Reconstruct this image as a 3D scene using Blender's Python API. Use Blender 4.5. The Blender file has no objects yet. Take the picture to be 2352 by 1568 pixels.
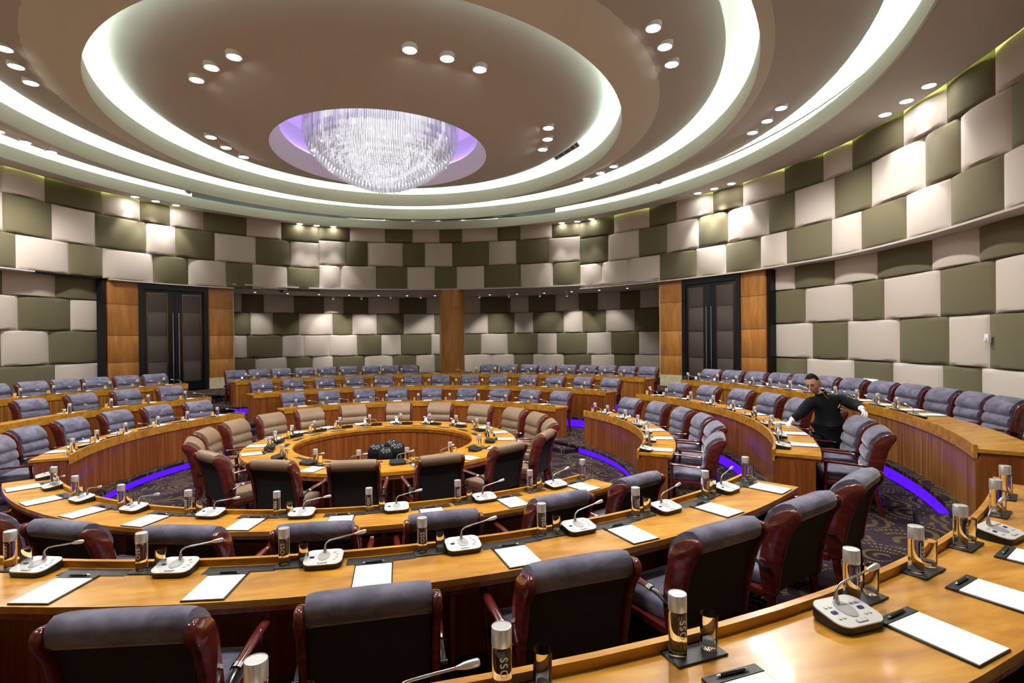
import bpy, bmesh, math, random
from math import sin, cos, pi, radians as rad
from mathutils import Vector, Matrix
random.seed(7)
S = bpy.context.scene
C = S.collection
# ---------------------------------------------------------------- materials
def mat(name, color=(.5,.5,.5), rough=.5, metal=0.0, spec=.5, trans=0.0, ior=1.45, sheen=0.0, coat=0.0, emit=None, estr=0.0):
    m = bpy.data.materials.new(name); m.use_nodes = True
    b = m.node_tree.nodes['Principled BSDF']; i = b.inputs
    i['Base Color'].default_value = (*color, 1); i['Roughness'].default_value = rough; i['Metallic'].default_value = metal
    i['Specular IOR Level'].default_value = spec; i['Transmission Weight'].default_value = trans; i['IOR'].default_value = ior
    i['Sheen Weight'].default_value = sheen; i['Coat Weight'].default_value = coat; i['Coat Roughness'].default_value = .08
    if emit: i['Emission Color'].default_value = (*emit, 1); i['Emission Strength'].default_value = estr
    return m
def N(m, t, **kw):
    n = m.node_tree.nodes.new(t)
    for k, v in kw.items():
        if k in n.inputs: n.inputs[k].default_value = v
        else: setattr(n, k, v)
    return n
def L(m, a, ao, b, bi): m.node_tree.links.new(a.outputs[ao], b.inputs[bi])
def ramp(m, stops):
    r = N(m, 'ShaderNodeValToRGB'); e = r.color_ramp.elements
    while len(e) < len(stops): e.new(.5)
    for k, (p, c) in enumerate(stops): e[k].position = p; e[k].color = (*c, 1)
    return r
def noise_color(m, scale, stops, detail=3.0, coord='Object', dist=0.0, rand=True):
    tc = N(m, 'ShaderNodeTexCoord'); mp = N(m, 'ShaderNodeMapping'); mp.inputs['Scale'].default_value = scale
    L(m, tc, coord, mp, 'Vector')
    if rand:
        oi = N(m, 'ShaderNodeObjectInfo'); mul = N(m, 'ShaderNodeVectorMath', operation='SCALE'); cb = N(m, 'ShaderNodeCombineXYZ')
        L(m, oi, 'Random', cb, 'X'); L(m, oi, 'Random', cb, 'Y'); L(m, cb, 'Vector', mul, 0); mul.inputs['Scale'].default_value = 37.0
        L(m, mul, 'Vector', mp, 'Location')
    nz = N(m, 'ShaderNodeTexNoise', Scale=1.0, Detail=detail, Roughness=.6, Distortion=dist); L(m, mp, 'Vector', nz, 'Vector')
    r = ramp(m, stops); L(m, nz, 'Fac', r, 'Fac')
    L(m, r, 'Color', m.node_tree.nodes['Principled BSDF'], 'Base Color')
    return nz
def bump(m, src, out, strength, dist=.01):
    b = N(m, 'ShaderNodeBump'); b.inputs['Strength'].default_value = strength; b.inputs['Distance'].default_value = dist
    L(m, src, out, b, 'Height'); L(m, b, 'Normal', m.node_tree.nodes['Principled BSDF'], 'Normal')
M = {}
def wood(name, c0, c1, c2, scale, rough=.22, coat=.25, dist=.6):
    m = mat(name, c1, rough, coat=coat)
    noise_color(m, scale, [(.3, c0), (.5, c1), (.68, c2)], 5.0, dist=dist)
    M[name] = m
wood('desk_top_wood', (.33,.135,.011), (.47,.212,.02), (.60,.31,.04), (2.2,9,9), .27, .12)
wood('front_wood', (.15,.040,.009), (.215,.062,.014), (.29,.095,.022), (13,13,.7), .26, .2)
wood('ribbed_wood', (.13,.045,.009), (.29,.11,.02), (.44,.20,.042), (26,26,.5), .3, .15, .2)
wood('maple_wood', (.34,.13,.03), (.44,.185,.045), (.53,.25,.07), (6,6,.9), .3, .2)
wood('mahogany', (.058,.009,.008), (.092,.014,.011), (.135,.022,.017), (5,5,22), .14, .5)
def fabric(name, c, var=.16, sc=260.0, bstr=.25):
    m = mat(name, c, .9, spec=.2, sheen=.15)
    lo = tuple(x*(1-var) for x in c); hi = tuple(min(1, x*(1+var*.5)) for x in c)
    nz = noise_color(m, (sc,sc,sc*.25), [(.3, lo), (.7, hi)], 2.0)
    bump(m, nz, 'Fac', bstr, .002); M[name] = m
fabric('beige_fabric', (.64,.575,.52), .07); fabric('olive_fabric', (.165,.15,.088), .09)
def velvet(name, c, hi, sheen, rough=.75, sc=5):
    m = mat(name, c, rough, spec=.3, sheen=sheen)
    m.node_tree.nodes['Principled BSDF'].inputs['Sheen Roughness'].default_value = .35
    noise_color(m, (sc,sc,sc*2), [(.36, c), (.66, hi)], 4.0, dist=.7); M[name] = m
velvet('blue_velvet', (.078,.076,.118), (.18,.176,.26), .45)
velvet('taupe_leather', (.20,.135,.088), (.235,.16,.105), .05, .38, 3)
M['chair_back'] = mat('chair_back', (.022,.022,.024), .85, spec=.25)
M['dark_leather'] = mat('dark_leather', (.014,.015,.017), .42)
M['black_plastic'] = mat('black_plastic', (.012,.012,.014), .35)
M['gloss_black'] = mat('gloss_black', (.008,.009,.011), .18)
M['silver_plate'] = mat('silver_plate', (.66,.66,.66), .35, metal=.25)
M['grey_mesh'] = mat('grey_mesh', (.34,.34,.35), .5, metal=.4)
M['steel'] = mat('steel', (.55,.55,.56), .22, metal=1.0)
M['chrome'] = mat('chrome', (.8,.8,.8), .1, metal=1.0)
M['cap_metal'] = mat('cap_metal', (.66,.66,.67), .36, metal=.75)
M['water_glass'] = mat('water_glass', (1,1,1), 0.0, trans=1.0, ior=1.36)
M['clear_glass'] = mat('clear_glass', (1,1,1), 0.0, trans=1.0, ior=1.3)
M['lettering'] = mat('lettering', (.85,.85,.86), .4)
M['paper'] = mat('paper', (.94,.94,.94), .7)
M['display_blue'] = mat('display_blue', (.01,.01,.04), .15, emit=(.02,.02,.2), estr=.15)
M['plaster'] = mat('plaster', (.54,.505,.475), .85, spec=.2)
M['lip_paint'] = mat('lip_paint', (.72,.70,.62), .8, spec=.2)
M['white_paint'] = mat('white_paint', (.82,.80,.82), .7, spec=.3)
M['white_plastic'] = mat('white_plastic', (.85,.85,.85), .4)
M['door_frame'] = mat('door_frame', (.008,.009,.014), .35)
M['door_leather'] = mat('door_leather', (.075,.060,.056), .55)
M['bronze'] = mat('bronze', (.40,.24,.12), .25, metal=1.0)
M['marble'] = mat('marble', (.62,.56,.38), .25)
noise_color(M['marble'], (6,6,6), [(.35,(.55,.48,.27)),(.6,(.70,.65,.46))], 6.0, dist=1.5)
M['dark_void'] = mat('dark_void', (.012,.012,.013), .8)
M['skin'] = mat('skin', (.46,.25,.17), .5)
M['hair'] = mat('hair', (.004,.004,.004), .75, spec=.2)
M['lip_skin'] = mat('lip_skin', (.36,.14,.11), .5)
M['uniform'] = mat('uniform', (.0045,.0055,.009), .85, spec=.25)
M['glove'] = mat('glove', (.85,.85,.85), .8)
M['gold'] = mat('gold', (.70,.45,.14), .3, metal=1.0)
M['exit_green'] = mat('exit_green', (.01,.35,.16), .4, emit=(.02,.5,.25), estr=.5)
M['exit_white'] = mat('exit_white', (.8,.85,.8), .4, emit=(.8,1,.85), estr=.45)
def emis(name, c, s): M[name] = mat(name, (0,0,0), .5, emit=c, estr=s)
emis('cove_light', (.78,1.0,.90), 9.0)
emis('slot_light', (.60,.74,.20), 9.0)
emis('led_purple', (.10,.006,1.0), .42)
emis('lamp_disc', (1.0,.96,.9), 28.0)
emis('small_lamp', (1.0,.95,.88), 6.0)
emis('bulb', (1.0,.97,.98), 12.0)
emis('bowl_glow', (.90,.90,1.0), .7)
emis('recess_light', (.42,.24,1.0), 3.0)
def crystal():
    m = mat('crystal', (.93,.93,.96), .12, trans=.35, ior=1.5, spec=.9); M['crystal'] = m
crystal()
def carpet():
    m = mat('carpet', (.02,.015,.02), .95, spec=.1); nt = m.node_tree; bs = nt.nodes['Principled BSDF']
    tc = N(m, 'ShaderNodeTexCoord'); mp = N(m, 'ShaderNodeMapping'); mp.inputs['Scale'].default_value = (1.55,1.55,0.0); L(m, tc, 'Object', mp, 'Vector')
    nz0 = N(m, 'ShaderNodeTexNoise', Scale=.8, Detail=1.0); L(m, mp, 'Vector', nz0, 'Vector')
    vo = N(m, 'ShaderNodeTexVoronoi', Scale=1.0); vo.inputs['Randomness'].default_value = .75; L(m, mp, 'Vector', vo, 'Vector')
    # curls: rings of short strokes round each cell centre
    sub = N(m, 'ShaderNodeVectorMath', operation='SUBTRACT'); L(m, mp, 'Vector', sub, 0); L(m, vo, 'Position', sub, 1)
    sx = N(m, 'ShaderNodeSeparateXYZ'); L(m, sub, 'Vector', sx, 'Vector')
    at = N(m, 'ShaderNodeMath', operation='ARCTAN2'); L(m, sx, 'Y', at, 0); L(m, sx, 'X', at, 1)
    sp = N(m, 'ShaderNodeMath', operation='MULTIPLY_ADD'); L(m, vo, 'Distance', sp, 0); sp.inputs[1].default_value = 46.0; L(m, at, 'Value', sp, 2)
    rn = N(m, 'ShaderNodeMath', operation='SINE'); L(m, sp, 'Value', rn, 0)
    an = N(m, 'ShaderNodeMath', operation='MULTIPLY'); L(m, at, 'Value', an, 0); an.inputs[1].default_value = 44.0
    as_ = N(m, 'ShaderNodeMath', operation='SINE'); L(m, an, 'Value', as_, 0)
    pr = N(m, 'ShaderNodeMath', operation='MULTIPLY'); 
    a1 = N(m, 'ShaderNodeMath', operation='GREATER_THAN'); L(m, rn, 'Value', a1, 0); a1.inputs[1].default_value = .25
    a2 = N(m, 'ShaderNodeMath', operation='GREATER_THAN'); L(m, as_, 'Value', a2, 0); a2.inputs[1].default_value = -.2
    L(m, a1, 'Value', pr, 0); L(m, a2, 'Value', pr, 1)
    msk = N(m, 'ShaderNodeMath', operation='GREATER_THAN'); L(m, vo, 'Distance', msk, 0); msk.inputs[1].default_value = .12
    pr2 = N(m, 'ShaderNodeMath', operation='MULTIPLY'); L(m, pr, 'Value', pr2, 0); L(m, msk, 'Value', pr2, 1)
    nb = N(m, 'ShaderNodeTexNoise', Scale=2.2, Detail=1.0); L(m, mp, 'Vector', nb, 'Vector')
    nbg = N(m, 'ShaderNodeMath', operation='GREATER_THAN'); L(m, nb, 'Fac', nbg, 0); nbg.inputs[1].default_value = .46
    pr3 = N(m, 'ShaderNodeMath', operation='MULTIPLY'); L(m, pr2, 'Value', pr3, 0); L(m, nbg, 'Value', pr3, 1)
    base = ramp(m, [(.4, (.017,.011,.017)), (.62, (.034,.024,.034))]); L(m, nz0, 'Fac', base, 'Fac')
    mx = N(m, 'ShaderNodeMix', data_type='RGBA'); L(m, pr3, 'Value', mx, 'Factor'); L(m, base, 'Color', mx, 6); mx.inputs[7].default_value = (.15,.105,.042,1)
    nt.links.new(mx.outputs[2], bs.inputs['Base Color']); M['carpet'] = m
carpet()
# ---------------------------------------------------------------- mesh helpers
class MB:
    def __init__(s): s.v = []; s.f = []; s.mi = []; s.cur = 0
    def add(s, vs, fs):
        o = len(s.v); s.v += [tuple(p) for p in vs]; s.f += [tuple(i+o for i in f) for f in fs]; s.mi += [s.cur]*len(fs)
    def bm(s, b, mtx=None):
        b.verts.ensure_lookup_table(); b.verts.index_update()
        s.add([(mtx @ v.co if mtx else v.co) for v in b.verts], [[v.index for v in f.verts] for f in b.faces]); b.free()
    def box(s, c, size, r=0.0, seg=2, mtx=None):
        b = bmesh.new(); bmesh.ops.create_cube(b, size=1)
        for v in b.verts: v.co = Vector((v.co.x*size[0]+c[0], v.co.y*size[1]+c[1], v.co.z*size[2]+c[2]))
        if r > 0: bmesh.ops.bevel(b, geom=b.edges[:], offset=r, segments=seg, profile=.6, affect='EDGES')
        s.bm(b, mtx)
    def lathe(s, prof, n=24, c=(0,0,0), caps=True):
        vs = []; fs = []; k = len(prof)
        for j in range(n):
            a = 2*pi*j/n
            for r, z in prof: vs.append((c[0]+r*cos(a), c[1]+r*sin(a), c[2]+z))
        for j in range(n):
            for i in range(k-1): fs.append((j*k+i, ((j+1)%n)*k+i, ((j+1)%n)*k+i+1, j*k+i+1))
        if caps:
            if prof[0][0] > 1e-6: fs.append([j*k for j in range(n)][::-1])
            if prof[-1][0] > 1e-6: fs.append([j*k+k-1 for j in range(n)])
        s.add(vs, fs)
    def tube(s, pts, rad, n=8, caps=True, flat=1.0):
        pts = [Vector(p) for p in pts]; m = len(pts); rs = rad if isinstance(rad, (list, tuple)) else [rad]*m
        vs = []; fs = []; up = Vector((0,0,1))
        prev = None
        for i, p in enumerate(pts):
            t = (pts[min(i+1, m-1)]-pts[max(i-1, 0)]).normalized()
            if prev is None:
                u = up if abs(t.z) < .9 else Vector((1,0,0))
                x = t.cross(u).normalized()
            else: x = (prev - t*prev.dot(t)).normalized()
            prev = x; y = x.cross(t).normalized()
            for j in range(n):
                a = 2*pi*j/n; vs.append(p + x*rs[i]*cos(a) + y*rs[i]*flat*sin(a))
        for i in range(m-1):
            for j in range(n): fs.append((i*n+j, i*n+(j+1)%n, (i+1)*n+(j+1)%n, (i+1)*n+j))
        if caps: fs.append(list(range(n))[::-1]); fs.append([(m-1)*n+j for j in range(n)])
        s.add(vs, fs)
    def arc(s, r0, r1, z0, z1, a0, a1, n=None):
        """Solid ring segment round the room's axis; angle 0 points away from the front rows, degrees."""
        n = n or max(2, int(abs(a1-a0)/2.0)+1); vs = []; fs = []
        full = abs(a1-a0) >= 359.9
        cnt = n if full else n+1
        for j in range(cnt):
            a = rad(a0+(a1-a0)*j/n); sa, ca = sin(a), cos(a)
            vs += [(r0*sa, r0*ca, z0), (r1*sa, r1*ca, z0), (r1*sa, r1*ca, z1), (r0*sa, r0*ca, z1)]
        for j in range(n):
            p = 4*j; q = 4*((j+1) % cnt)
            for k in range(4): fs.append((p+k, p+(k+1)%4, q+(k+1)%4, q+k))
        if not full: fs += [(3,2,1,0), tuple(4*n+k for k in range(4))]
        s.add(vs, fs)
    def extrude(s, poly, x0, x1, r=0.0, rounds=0):
        for _ in range(rounds):
            q_ = []
            for i in range(len(poly)):
                a_, b_ = poly[i], poly[(i+1) % len(poly)]
                q_ += [(.75*a_[0]+.25*b_[0], .75*a_[1]+.25*b_[1]), (.25*a_[0]+.75*b_[0], .25*a_[1]+.75*b_[1])]
            poly = q_
        if r:      # inset outline for the softened edges
            m_ = len(poly); ins = []
            sg = 1 if sum(poly[i][0]*poly[(i+1)%m_][1]-poly[(i+1)%m_][0]*poly[i][1] for i in range(m_)) > 0 else -1
            for i in range(m_):
                a_, b_ = poly[i-1], poly[(i+1) % m_]; dy, dz = b_[0]-a_[0], b_[1]-a_[1]; l_ = math.hypot(dy, dz) or 1
                ins.append((poly[i][0]-sg*dz/l_*r, poly[i][1]+sg*dy/l_*r))
            w_ = x1-x0; vs = []; fs = []
            mid = [(p_[0]*.3+q_[0]*.7, p_[1]*.3+q_[1]*.7) for p_, q_ in zip(ins, poly)]
            for x, pl in ((x0,ins),(x0+w_*.12,mid),(x0+w_*.32,poly),(x1-w_*.32,poly),(x1-w_*.12,mid),(x1,ins)): vs += [(x,y,z) for y, z in pl]
            for i in range(5):
                for j in range(m_): fs.append((i*m_+j, i*m_+(j+1)%m_, (i+1)*m_+(j+1)%m_, (i+1)*m_+j))
            fs += [list(range(m_))[::-1], [5*m_+j for j in range(m_)]]; s.add(vs, fs); return
        """Closed polygon in (y,z) extruded along x with a softened edge."""
        m = len(poly); cy = sum(p[0] for p in poly)/m; cz = sum(p[1] for p in poly)/m
        secs = [(x0, 1-r), (x0+(x1-x0)*.18, 1.0), (x1-(x1-x0)*.18, 1.0), (x1, 1-r)] if r else [(x0,1.0),(x1,1.0)]
        vs = []; fs = []
        for x, k in secs: vs += [(x, cy+(p[0]-cy)*k, cz+(p[1]-cz)*k) for p in poly]
        for i in range(len(secs)-1):
            for j in range(m): fs.append((i*m+j, i*m+(j+1)%m, (i+1)*m+(j+1)%m, (i+1)*m+j))
        fs.append(list(range(m))[::-1]); fs.append([(len(secs)-1)*m+j for j in range(m)])
        s.add(vs, fs)
    def mesh(s, name, mats, smooth=40):
        me = bpy.data.meshes.new(name); me.from_pydata(s.v, [], s.f)
        ms = mats if isinstance(mats, (list, tuple)) else [mats]
        for m_ in ms: me.materials.append(M[m_] if isinstance(m_, str) else m_)
        if len(ms) > 1: me.polygons.foreach_set('material_index', s.mi)
        b = bmesh.new(); b.from_mesh(me)
        if name in ('water_bottle', 'drinking_glass'): bmesh.ops.remove_doubles(b, verts=b.verts[:], dist=1e-6)
        bmesh.ops.recalc_face_normals(b, faces=b.faces[:]); b.to_mesh(me); b.free()
        if smooth:
            me.polygons.foreach_set('use_smooth', [True]*len(me.polygons)); me.set_sharp_from_angle(angle=rad(smooth))
        me.update(); return me
    def build(s, name, mats, parent=None, smooth=40): return link(name, s.mesh(name, mats, smooth), parent)
def link(name, me, parent=None):
    o = bpy.data.objects.new(name, me); C.objects.link(o)
    if parent: o.parent = parent
    return o
def tag(o, label, cat, group=None, kind=None):
    if label: o['label'] = label
    if cat: o['category'] = cat
    if group: o['group'] = group
    if kind: o['kind'] = kind
    return o
def empty(name, loc=(0,0,0), rz=0.0):
    o = bpy.data.objects.new(name, None); C.objects.link(o); o.empty_display_size = .1
    o.location = loc; o.rotation_euler = (0,0,rz); return o
KIDS = {}
def kids(o):
    if o.name not in KIDS: KIDS[o.name] = list(o.children)
    return KIDS[o.name]
def dup(o, loc, rz, label=None, group=None, skip=()):
    def rec(src, par):
        c = src.copy(); C.objects.link(c); c.parent = par
        for ch in kids(src):
            if ch.name.split('.')[0] not in skip: rec(ch, c)
        return c
    r = rec(o, None); r.location = loc; r.rotation_euler = (0,0,rz)
    if label: r['label'] = label
    if group: r['group'] = group
    return r
FIRST = {}
def place(o, loc, rz, label, group=None, skip=()):
    """The prototype itself the first time, copies after that."""
    if o.name not in FIRST:
        FIRST[o.name] = 1
        if not skip:
            kids(o)
            for ch in kids(o): kids(ch)
            o.location = loc; o.rotation_euler = (0,0,rz); o['label'] = label
            if group: o['group'] = group
            return o
    return dup(o, loc, rz, label, group, skip)
def P(r, a, z=0.0): return (r*sin(rad(a)), r*cos(rad(a)), z)
def face(a): return pi - rad(a)          # local +y looks at the room's axis
def struct(o): o['kind'] = 'structure'; return o
# ---------------------------------------------------------------- room shell
TIER = [0.0, .18, .435, .675, .92]           # floor levels
NOSE = [0.0, 4.42, 6.22, 8.10, 9.95]         # where each platform begins
AISLES = [(-42.5,-32.0), (62.0,71.0), (130.5,147.0), (243.0,258.0)]
mb = MB()
mb.arc(0.001, NOSE[1]+.1, -.12, 0.0, 0, 360, 96)
for k in range(1, 5):
    r1 = NOSE[k+1]+.1 if k < 4 else 17.5
    mb.arc(NOSE[k], r1, TIER[k]-.05, TIER[k], 0, 360, 144)               # tread with its nosing
    mb.arc(NOSE[k]+.05, r1, -.12, TIER[k]-.05, 0, 360, 144)              # riser set back below it
floor = struct(mb.build('floor', 'carpet', None, 30))
for k in range(1, 5):
    h0, h1 = TIER[k-1], TIER[k]
    for a0, a1 in AISLES:
        m2 = MB(); m2.arc(NOSE[k]-.30, NOSE[k]+.05, h0, h0+(h1-h0)*.5, a0, a1); m2.build('aisle_step', 'carpet', floor, 30)
    if k < 4:
        m2 = MB()
        for a0, a1 in ((-101,-43), (-31.5,61), (72,130))+(((226,242),) if k == 2 else ()):
            m2.arc(NOSE[k]+.035, NOSE[k]+.052, h0+.012, TIER[k]-.056, a0, a1)
        m2.build('led_glow_band', 'led_purple', floor, 0)  # tall emissive band: the LED's purple glow is put into the riser face
# ---- wall plan: distance from (0, 2) by direction, corners kept sharp
WT = [(-180,13.3),(-150,12.3),(-135,11.6),(-122,11.2),(-110,11.0),(-95,10.85),(-80,10.6),(-65.7,10.45),(-51.5,10.6),(-40,10.68),(-27.3,10.7),(-13.4,10.8),(0.4,10.6),(12.5,10.53),(31,10.5),(44,10.8),(52,10.62),(60,10.5),(66,10.5),(74,10.56),(80,10.65),(87.6,10.7),(93.8,10.83),(98,10.9),(107,10.95),(113,11.02),(118.6,11.1),(122,11.2),(135,11.6),(150,12.3),(180,13.3)]
CY = 2.0
def wall_r(x):
    x = (x+180) % 360 - 180
    t_ = WT
    def sl(j):
        if j <= 0 or j >= len(t_)-1: return 0.0
        if t_[j][0] in (-13.4, 44): return None
        return (t_[j+1][1]-t_[j-1][1])/(t_[j+1][0]-t_[j-1][0])
    for i in range(len(t_)-1):
        if t_[i][0] <= x <= t_[i+1][0]:
            (x0, y0), (x1, y1) = t_[i], t_[i+1]; h = x1-x0; t = (x-x0)/h; d = (y1-y0)/h; m0, m1 = sl(i), sl(i+1)
            m0 = d if m0 is None else m0; m1 = d if m1 is None else m1
            return (2*t**3-3*t*t+1)*y0+(t**3-2*t*t+t)*h*m0+(-2*t**3+3*t*t)*y1+(t**3-t*t)*h*m1
    return t_[-1][1]
def W(a, off=0.0):
    r = wall_r(a)+off; return (r*sin(rad(a)), CY+r*cos(rad(a)))
AC, AR = (-.161, 2.804), 13.715                  # alcove arc
def A(a, off=0.0):
    r = AR+off; return (AC[0]+r*sin(rad(a)), AC[1]+r*cos(rad(a)))
def curtain(m, fn, a0, a1, off, z0, z1, th=.06, step=2.0):
    """Upright slab that follows a plan curve."""
    n = max(1, int(abs(a1-a0)/step)); vs = []; fs = []
    for j in range(n+1):
        a = a0+(a1-a0)*j/n; p = fn(a, off); q = fn(a, off+th)
        vs += [(p[0],p[1],z0), (q[0],q[1],z0), (q[0],q[1],z1), (p[0],p[1],z1)]
    for j in range(n):
        for k in range(4): fs.append((4*j+k, 4*j+(k+1)%4, 4*j+4+(k+1)%4, 4*j+4+k))
    fs += [(3,2,1,0), tuple(4*n+k for k in range(4))]; m.add(vs, fs)
def shelf(m, f0, f1, a0, a1, z0, z1, step=2.0):
    """Flat slab between two plan curves."""
    n = max(1, int(abs(a1-a0)/step)); vs = []; fs = []
    for j in range(n+1):
        t = j/n; p = f0(a0+(a1-a0)*t); q = f1(a0+(a1-a0)*t)
        vs += [(p[0],p[1],z0), (q[0],q[1],z0), (q[0],q[1],z1), (p[0],p[1],z1)]
    for j in range(n):
        for k in range(4): fs.append((4*j+k, 4*j+(k+1)%4, 4*j+4+(k+1)%4, 4*j+4+k))
    fs += [(3,2,1,0), tuple(4*n+k for k in range(4))]; m.add(vs, fs)
def panel(fn, a0, a1, off, z0, z1, m, parent, bulge=.085):
    nx, nz = 10, 3; vs = []; fs = []
    us = [0, .025, .06]+[.06+.88*i/(nx-4) for i in range(1, nx-4)]+[.94, .975, 1]
    zs = [0, .03, .09, .5, .91, .97, 1]
    for i, u in enumerate(us):
        for j, w in enumerate(zs):
            b = .025+bulge*(1-(2*u-1)**2)
            e = 0.0
            if i in (0, len(us)-1) or j in (0, len(zs)-1): b = 0.0; 
            elif i in (1, len(us)-2) or j in (1, len(zs)-2): b = max(.01, b-.012)
            p = fn(a0+(a1-a0)*u, off-b); ww = w
            vs.append((p[0], p[1], z0+.004+(z1-z0-.008)*ww))
    k = len(zs)
    for i in range(len(us)-1):
        for j in range(k-1): fs.append((i*k+j, (i+1)*k+j, (i+1)*k+j+1, i*k+j+1))
    mb = MB(); mb.add(vs, fs); return mb.build('acoustic_panel', m, parent, 50)
def shell(name, spans, m='dark_void'):
    mb = MB()
    for fn, a0, a1, off, z0, z1 in spans: curtain(mb, fn, a0, a1, off, z0, z1)
    return struct(mb.build(name, m, None, 30))
LO = .4
wall_left = shell('wall_left', [(W,-150,-13.4,.005,4.55,7.85), (W,-150,-50.3,LO+.005,.9,4.55)])
wall_back = shell('wall_back', [(W,-13.4,44,.005,4.64,7.85), (A,-26.7,56.6,.005,.9,4.72)])
wall_right = shell('wall_right', [(W,44,150,.005,4.55,7.85), (W,81.6,150,LO+.005,.9,4.55)])
wall_front = shell('wall_front', [(W,150,210,.005,4.55,7.85), (W,150,210,LO+.005,.9,4.55)])
BE, OL = 'beige_fabric', 'olive_fabric'
rows = {
'A': [-65.58,-59.68,-51.45,-45.53,-40.69,-34.98,-27.39,-20.83,-13.4,-7.15,.37,6.34,12.43,17.54,25.77,30.96,38.02,44,52.14,60.38,66.19,73.84,79.57,87.41,93.84,98.43,106.62,112.71,118.85],
'B': [-58.74,-52.45,-44.57,-39.83,-33.18,-25.7,-19.08,-13.4,-8,-3.41,4.18,9.06,15.26,23.69,30,37.19,44,50.67,57.96,64.15,70.87,76.72,84.47,89.16,95.59,101.56,109.8,114.57,120.52],
'C': [-63.71,-56.4,-51.38,-43.56,-37.76,-31.13,-26.42,-19.77,-13.4,-9.07,-1.67,5.08,11.29,16.25,22.55,30.97,38.12,44,49.14,55.35,62.63,70.37,76.26,82.88,87.71,95.1,99.83,106.97,113.18]}
# colour of the panel that ends at each of those marks (first entry: the one before the first mark)
cols = {}
cols['A'] = list('bobobobo')+list('obobobobo')+list('obobobobobo')
cols['B'] = list('bobobob')+list('bobobobob')+list('obobobobobob')
cols['C'] = list('bobobobo')+list('bbobobobo')+list('bbbobobobobo')
def run_row(key, z, zb, z1, zb1):
    mk = rows[key]; cl = cols[key]
    for i in range(len(mk)-1):
        a0, a1 = mk[i], mk[i+1]; mid = (a0+a1)/2
        back = -13.4 < mid < 44
        par = wall_back if back else (wall_left if mid < 0 else wall_right)
        panel(W, a0, a1, 0, zb if back else z, zb1 if back else z1, BE if cl[i % len(cl)] == 'b' else OL, par)
    for sgn, st, par in ((-1, mk[0], wall_left), (1, mk[-1], wall_right)):      # beyond the picture, same rhythm
        a = st; i = 0; last = cl[0] if sgn < 0 else cl[len(mk)-2]
        c = 'o' if last == 'b' else 'b'
        while abs(a) < 149:
            w = (6.6, 4.9, 7.4, 5.6)[i % 4]; b = a+sgn*w; b = max(-150, min(150, b))
            panel(W, min(a,b), max(a,b), 0, z, z1, BE if c == 'b' else OL, par); c = 'o' if c == 'b' else 'b'; a = b; i += 1
run_row('C', 4.55, 4.645, 5.47, 5.62); run_row('B', 5.47, 5.62, 6.48, 6.60); run_row('A', 6.48, 6.60, 7.55, 7.55)
LZ = [1.02, 1.99, 2.95, 3.89, 4.55]
low_r = {3: [81.7,87.02,93.31,99.7,107.66,113.63,119.3,126,132,139,145,150], 2: [81.7,88.78,95.94,100.71,108.68,115.5,122,128,135,142,150], 1: [81.7,89.86,95.23,102.96,109.84,114.78,121,128,134,141,150], 0: [81.7,88.97,96.12,101.97,109,113.82,121,127,134,142,150]}
for r_, mk in low_r.items():
    for i in range(len(mk)-1):
        c = (i+(0 if r_ in (3, 1) else 1)) % 2
        panel(W, mk[i], mk[i+1], LO, LZ[r_], LZ[r_+1], BE if c == 0 else OL, wall_right)
low_l = {3: [-50.3,-57.07,-64,-70,-78,-84,-92,-100,-110,-120,-130,-140,-150], 2: [-50.3,-54.99,-62.1,-69,-75,-83,-91,-99,-108,-118,-128,-139,-150], 1: [-50.3,-58.07,-64.26,-71,-78,-86,-94,-102,-112,-122,-132,-141,-150], 0: [-50.3,-57.25,-65.5,-72,-80,-87,-95,-103,-112,-122,-132,-141,-150]}
for r_, mk in low_l.items():
    for i in range(len(mk)-1):
        c = (i+(1 if r_ in (3, 1) else 0)) % 2
        panel(W, mk[i+1], mk[i], LO, LZ[r_], LZ[r_+1], BE if c == 0 else OL, wall_left)
AZ = [.98, 1.86, 2.86, 3.86, 4.66]
alc = {3: ([-26.56,-25.2,-21.52,-16.25,-10.81,-7.15,-2.43,3.66,9.1,13.2,16.4,20.12,26.29,30.11,35.67,40.42,44.26,48.74,52.62,56.6], 'bobobobobobobobobobobo'),
 2: ([-26.6,-23.74,-19.96,-15.36,-9.26,-5.51,-.84,4.52,10.68,16.4,21.66,27.17,31,37.31,41.15,45.88,51.48,56.53], 'obobobobobobobobobo'),
 1: ([-26.64,-24.42,-18.33,-14.62,-9.94,-4.67,.05,3.88,10.04,15.5,20.21,25.7,31.92,35.84,42.03,46.89,52.38,56.4], 'bobbbobobobobobobobo'),
 0: ([-26.68,-23.03,-17.61,-13.01,-9.27,-3.21,2.21,6.88,10.68,15,22.42,27.05,30.98,37.25,42.83,47.46,51.49,56.46], 'obobobobobbobobobo')}
for r_, (mk, cl) in alc.items():
    for i in range(len(mk)-1): panel(A, mk[i], mk[i+1], 0, AZ[r_], AZ[r_+1], BE if cl[i] == 'b' else OL, wall_back)
for i in range(8):
    panel(W, 150+7.5*i, 157.5+7.5*i, 0, 4.55, 6.0, BE if i % 2 else OL, wall_front); panel(W, 150+7.5*i, 157.5+7.5*i, 0, 6.0, 7.55, OL if i % 2 else BE, wall_front)
    panel(W, 150+7.5*i, 157.5+7.5*i, LO, 1.02, 2.8, BE if i % 2 else OL, wall_front); panel(W, 150+7.5*i, 157.5+7.5*i, LO, 2.8, 4.55, OL if i % 2 else BE, wall_front)
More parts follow.
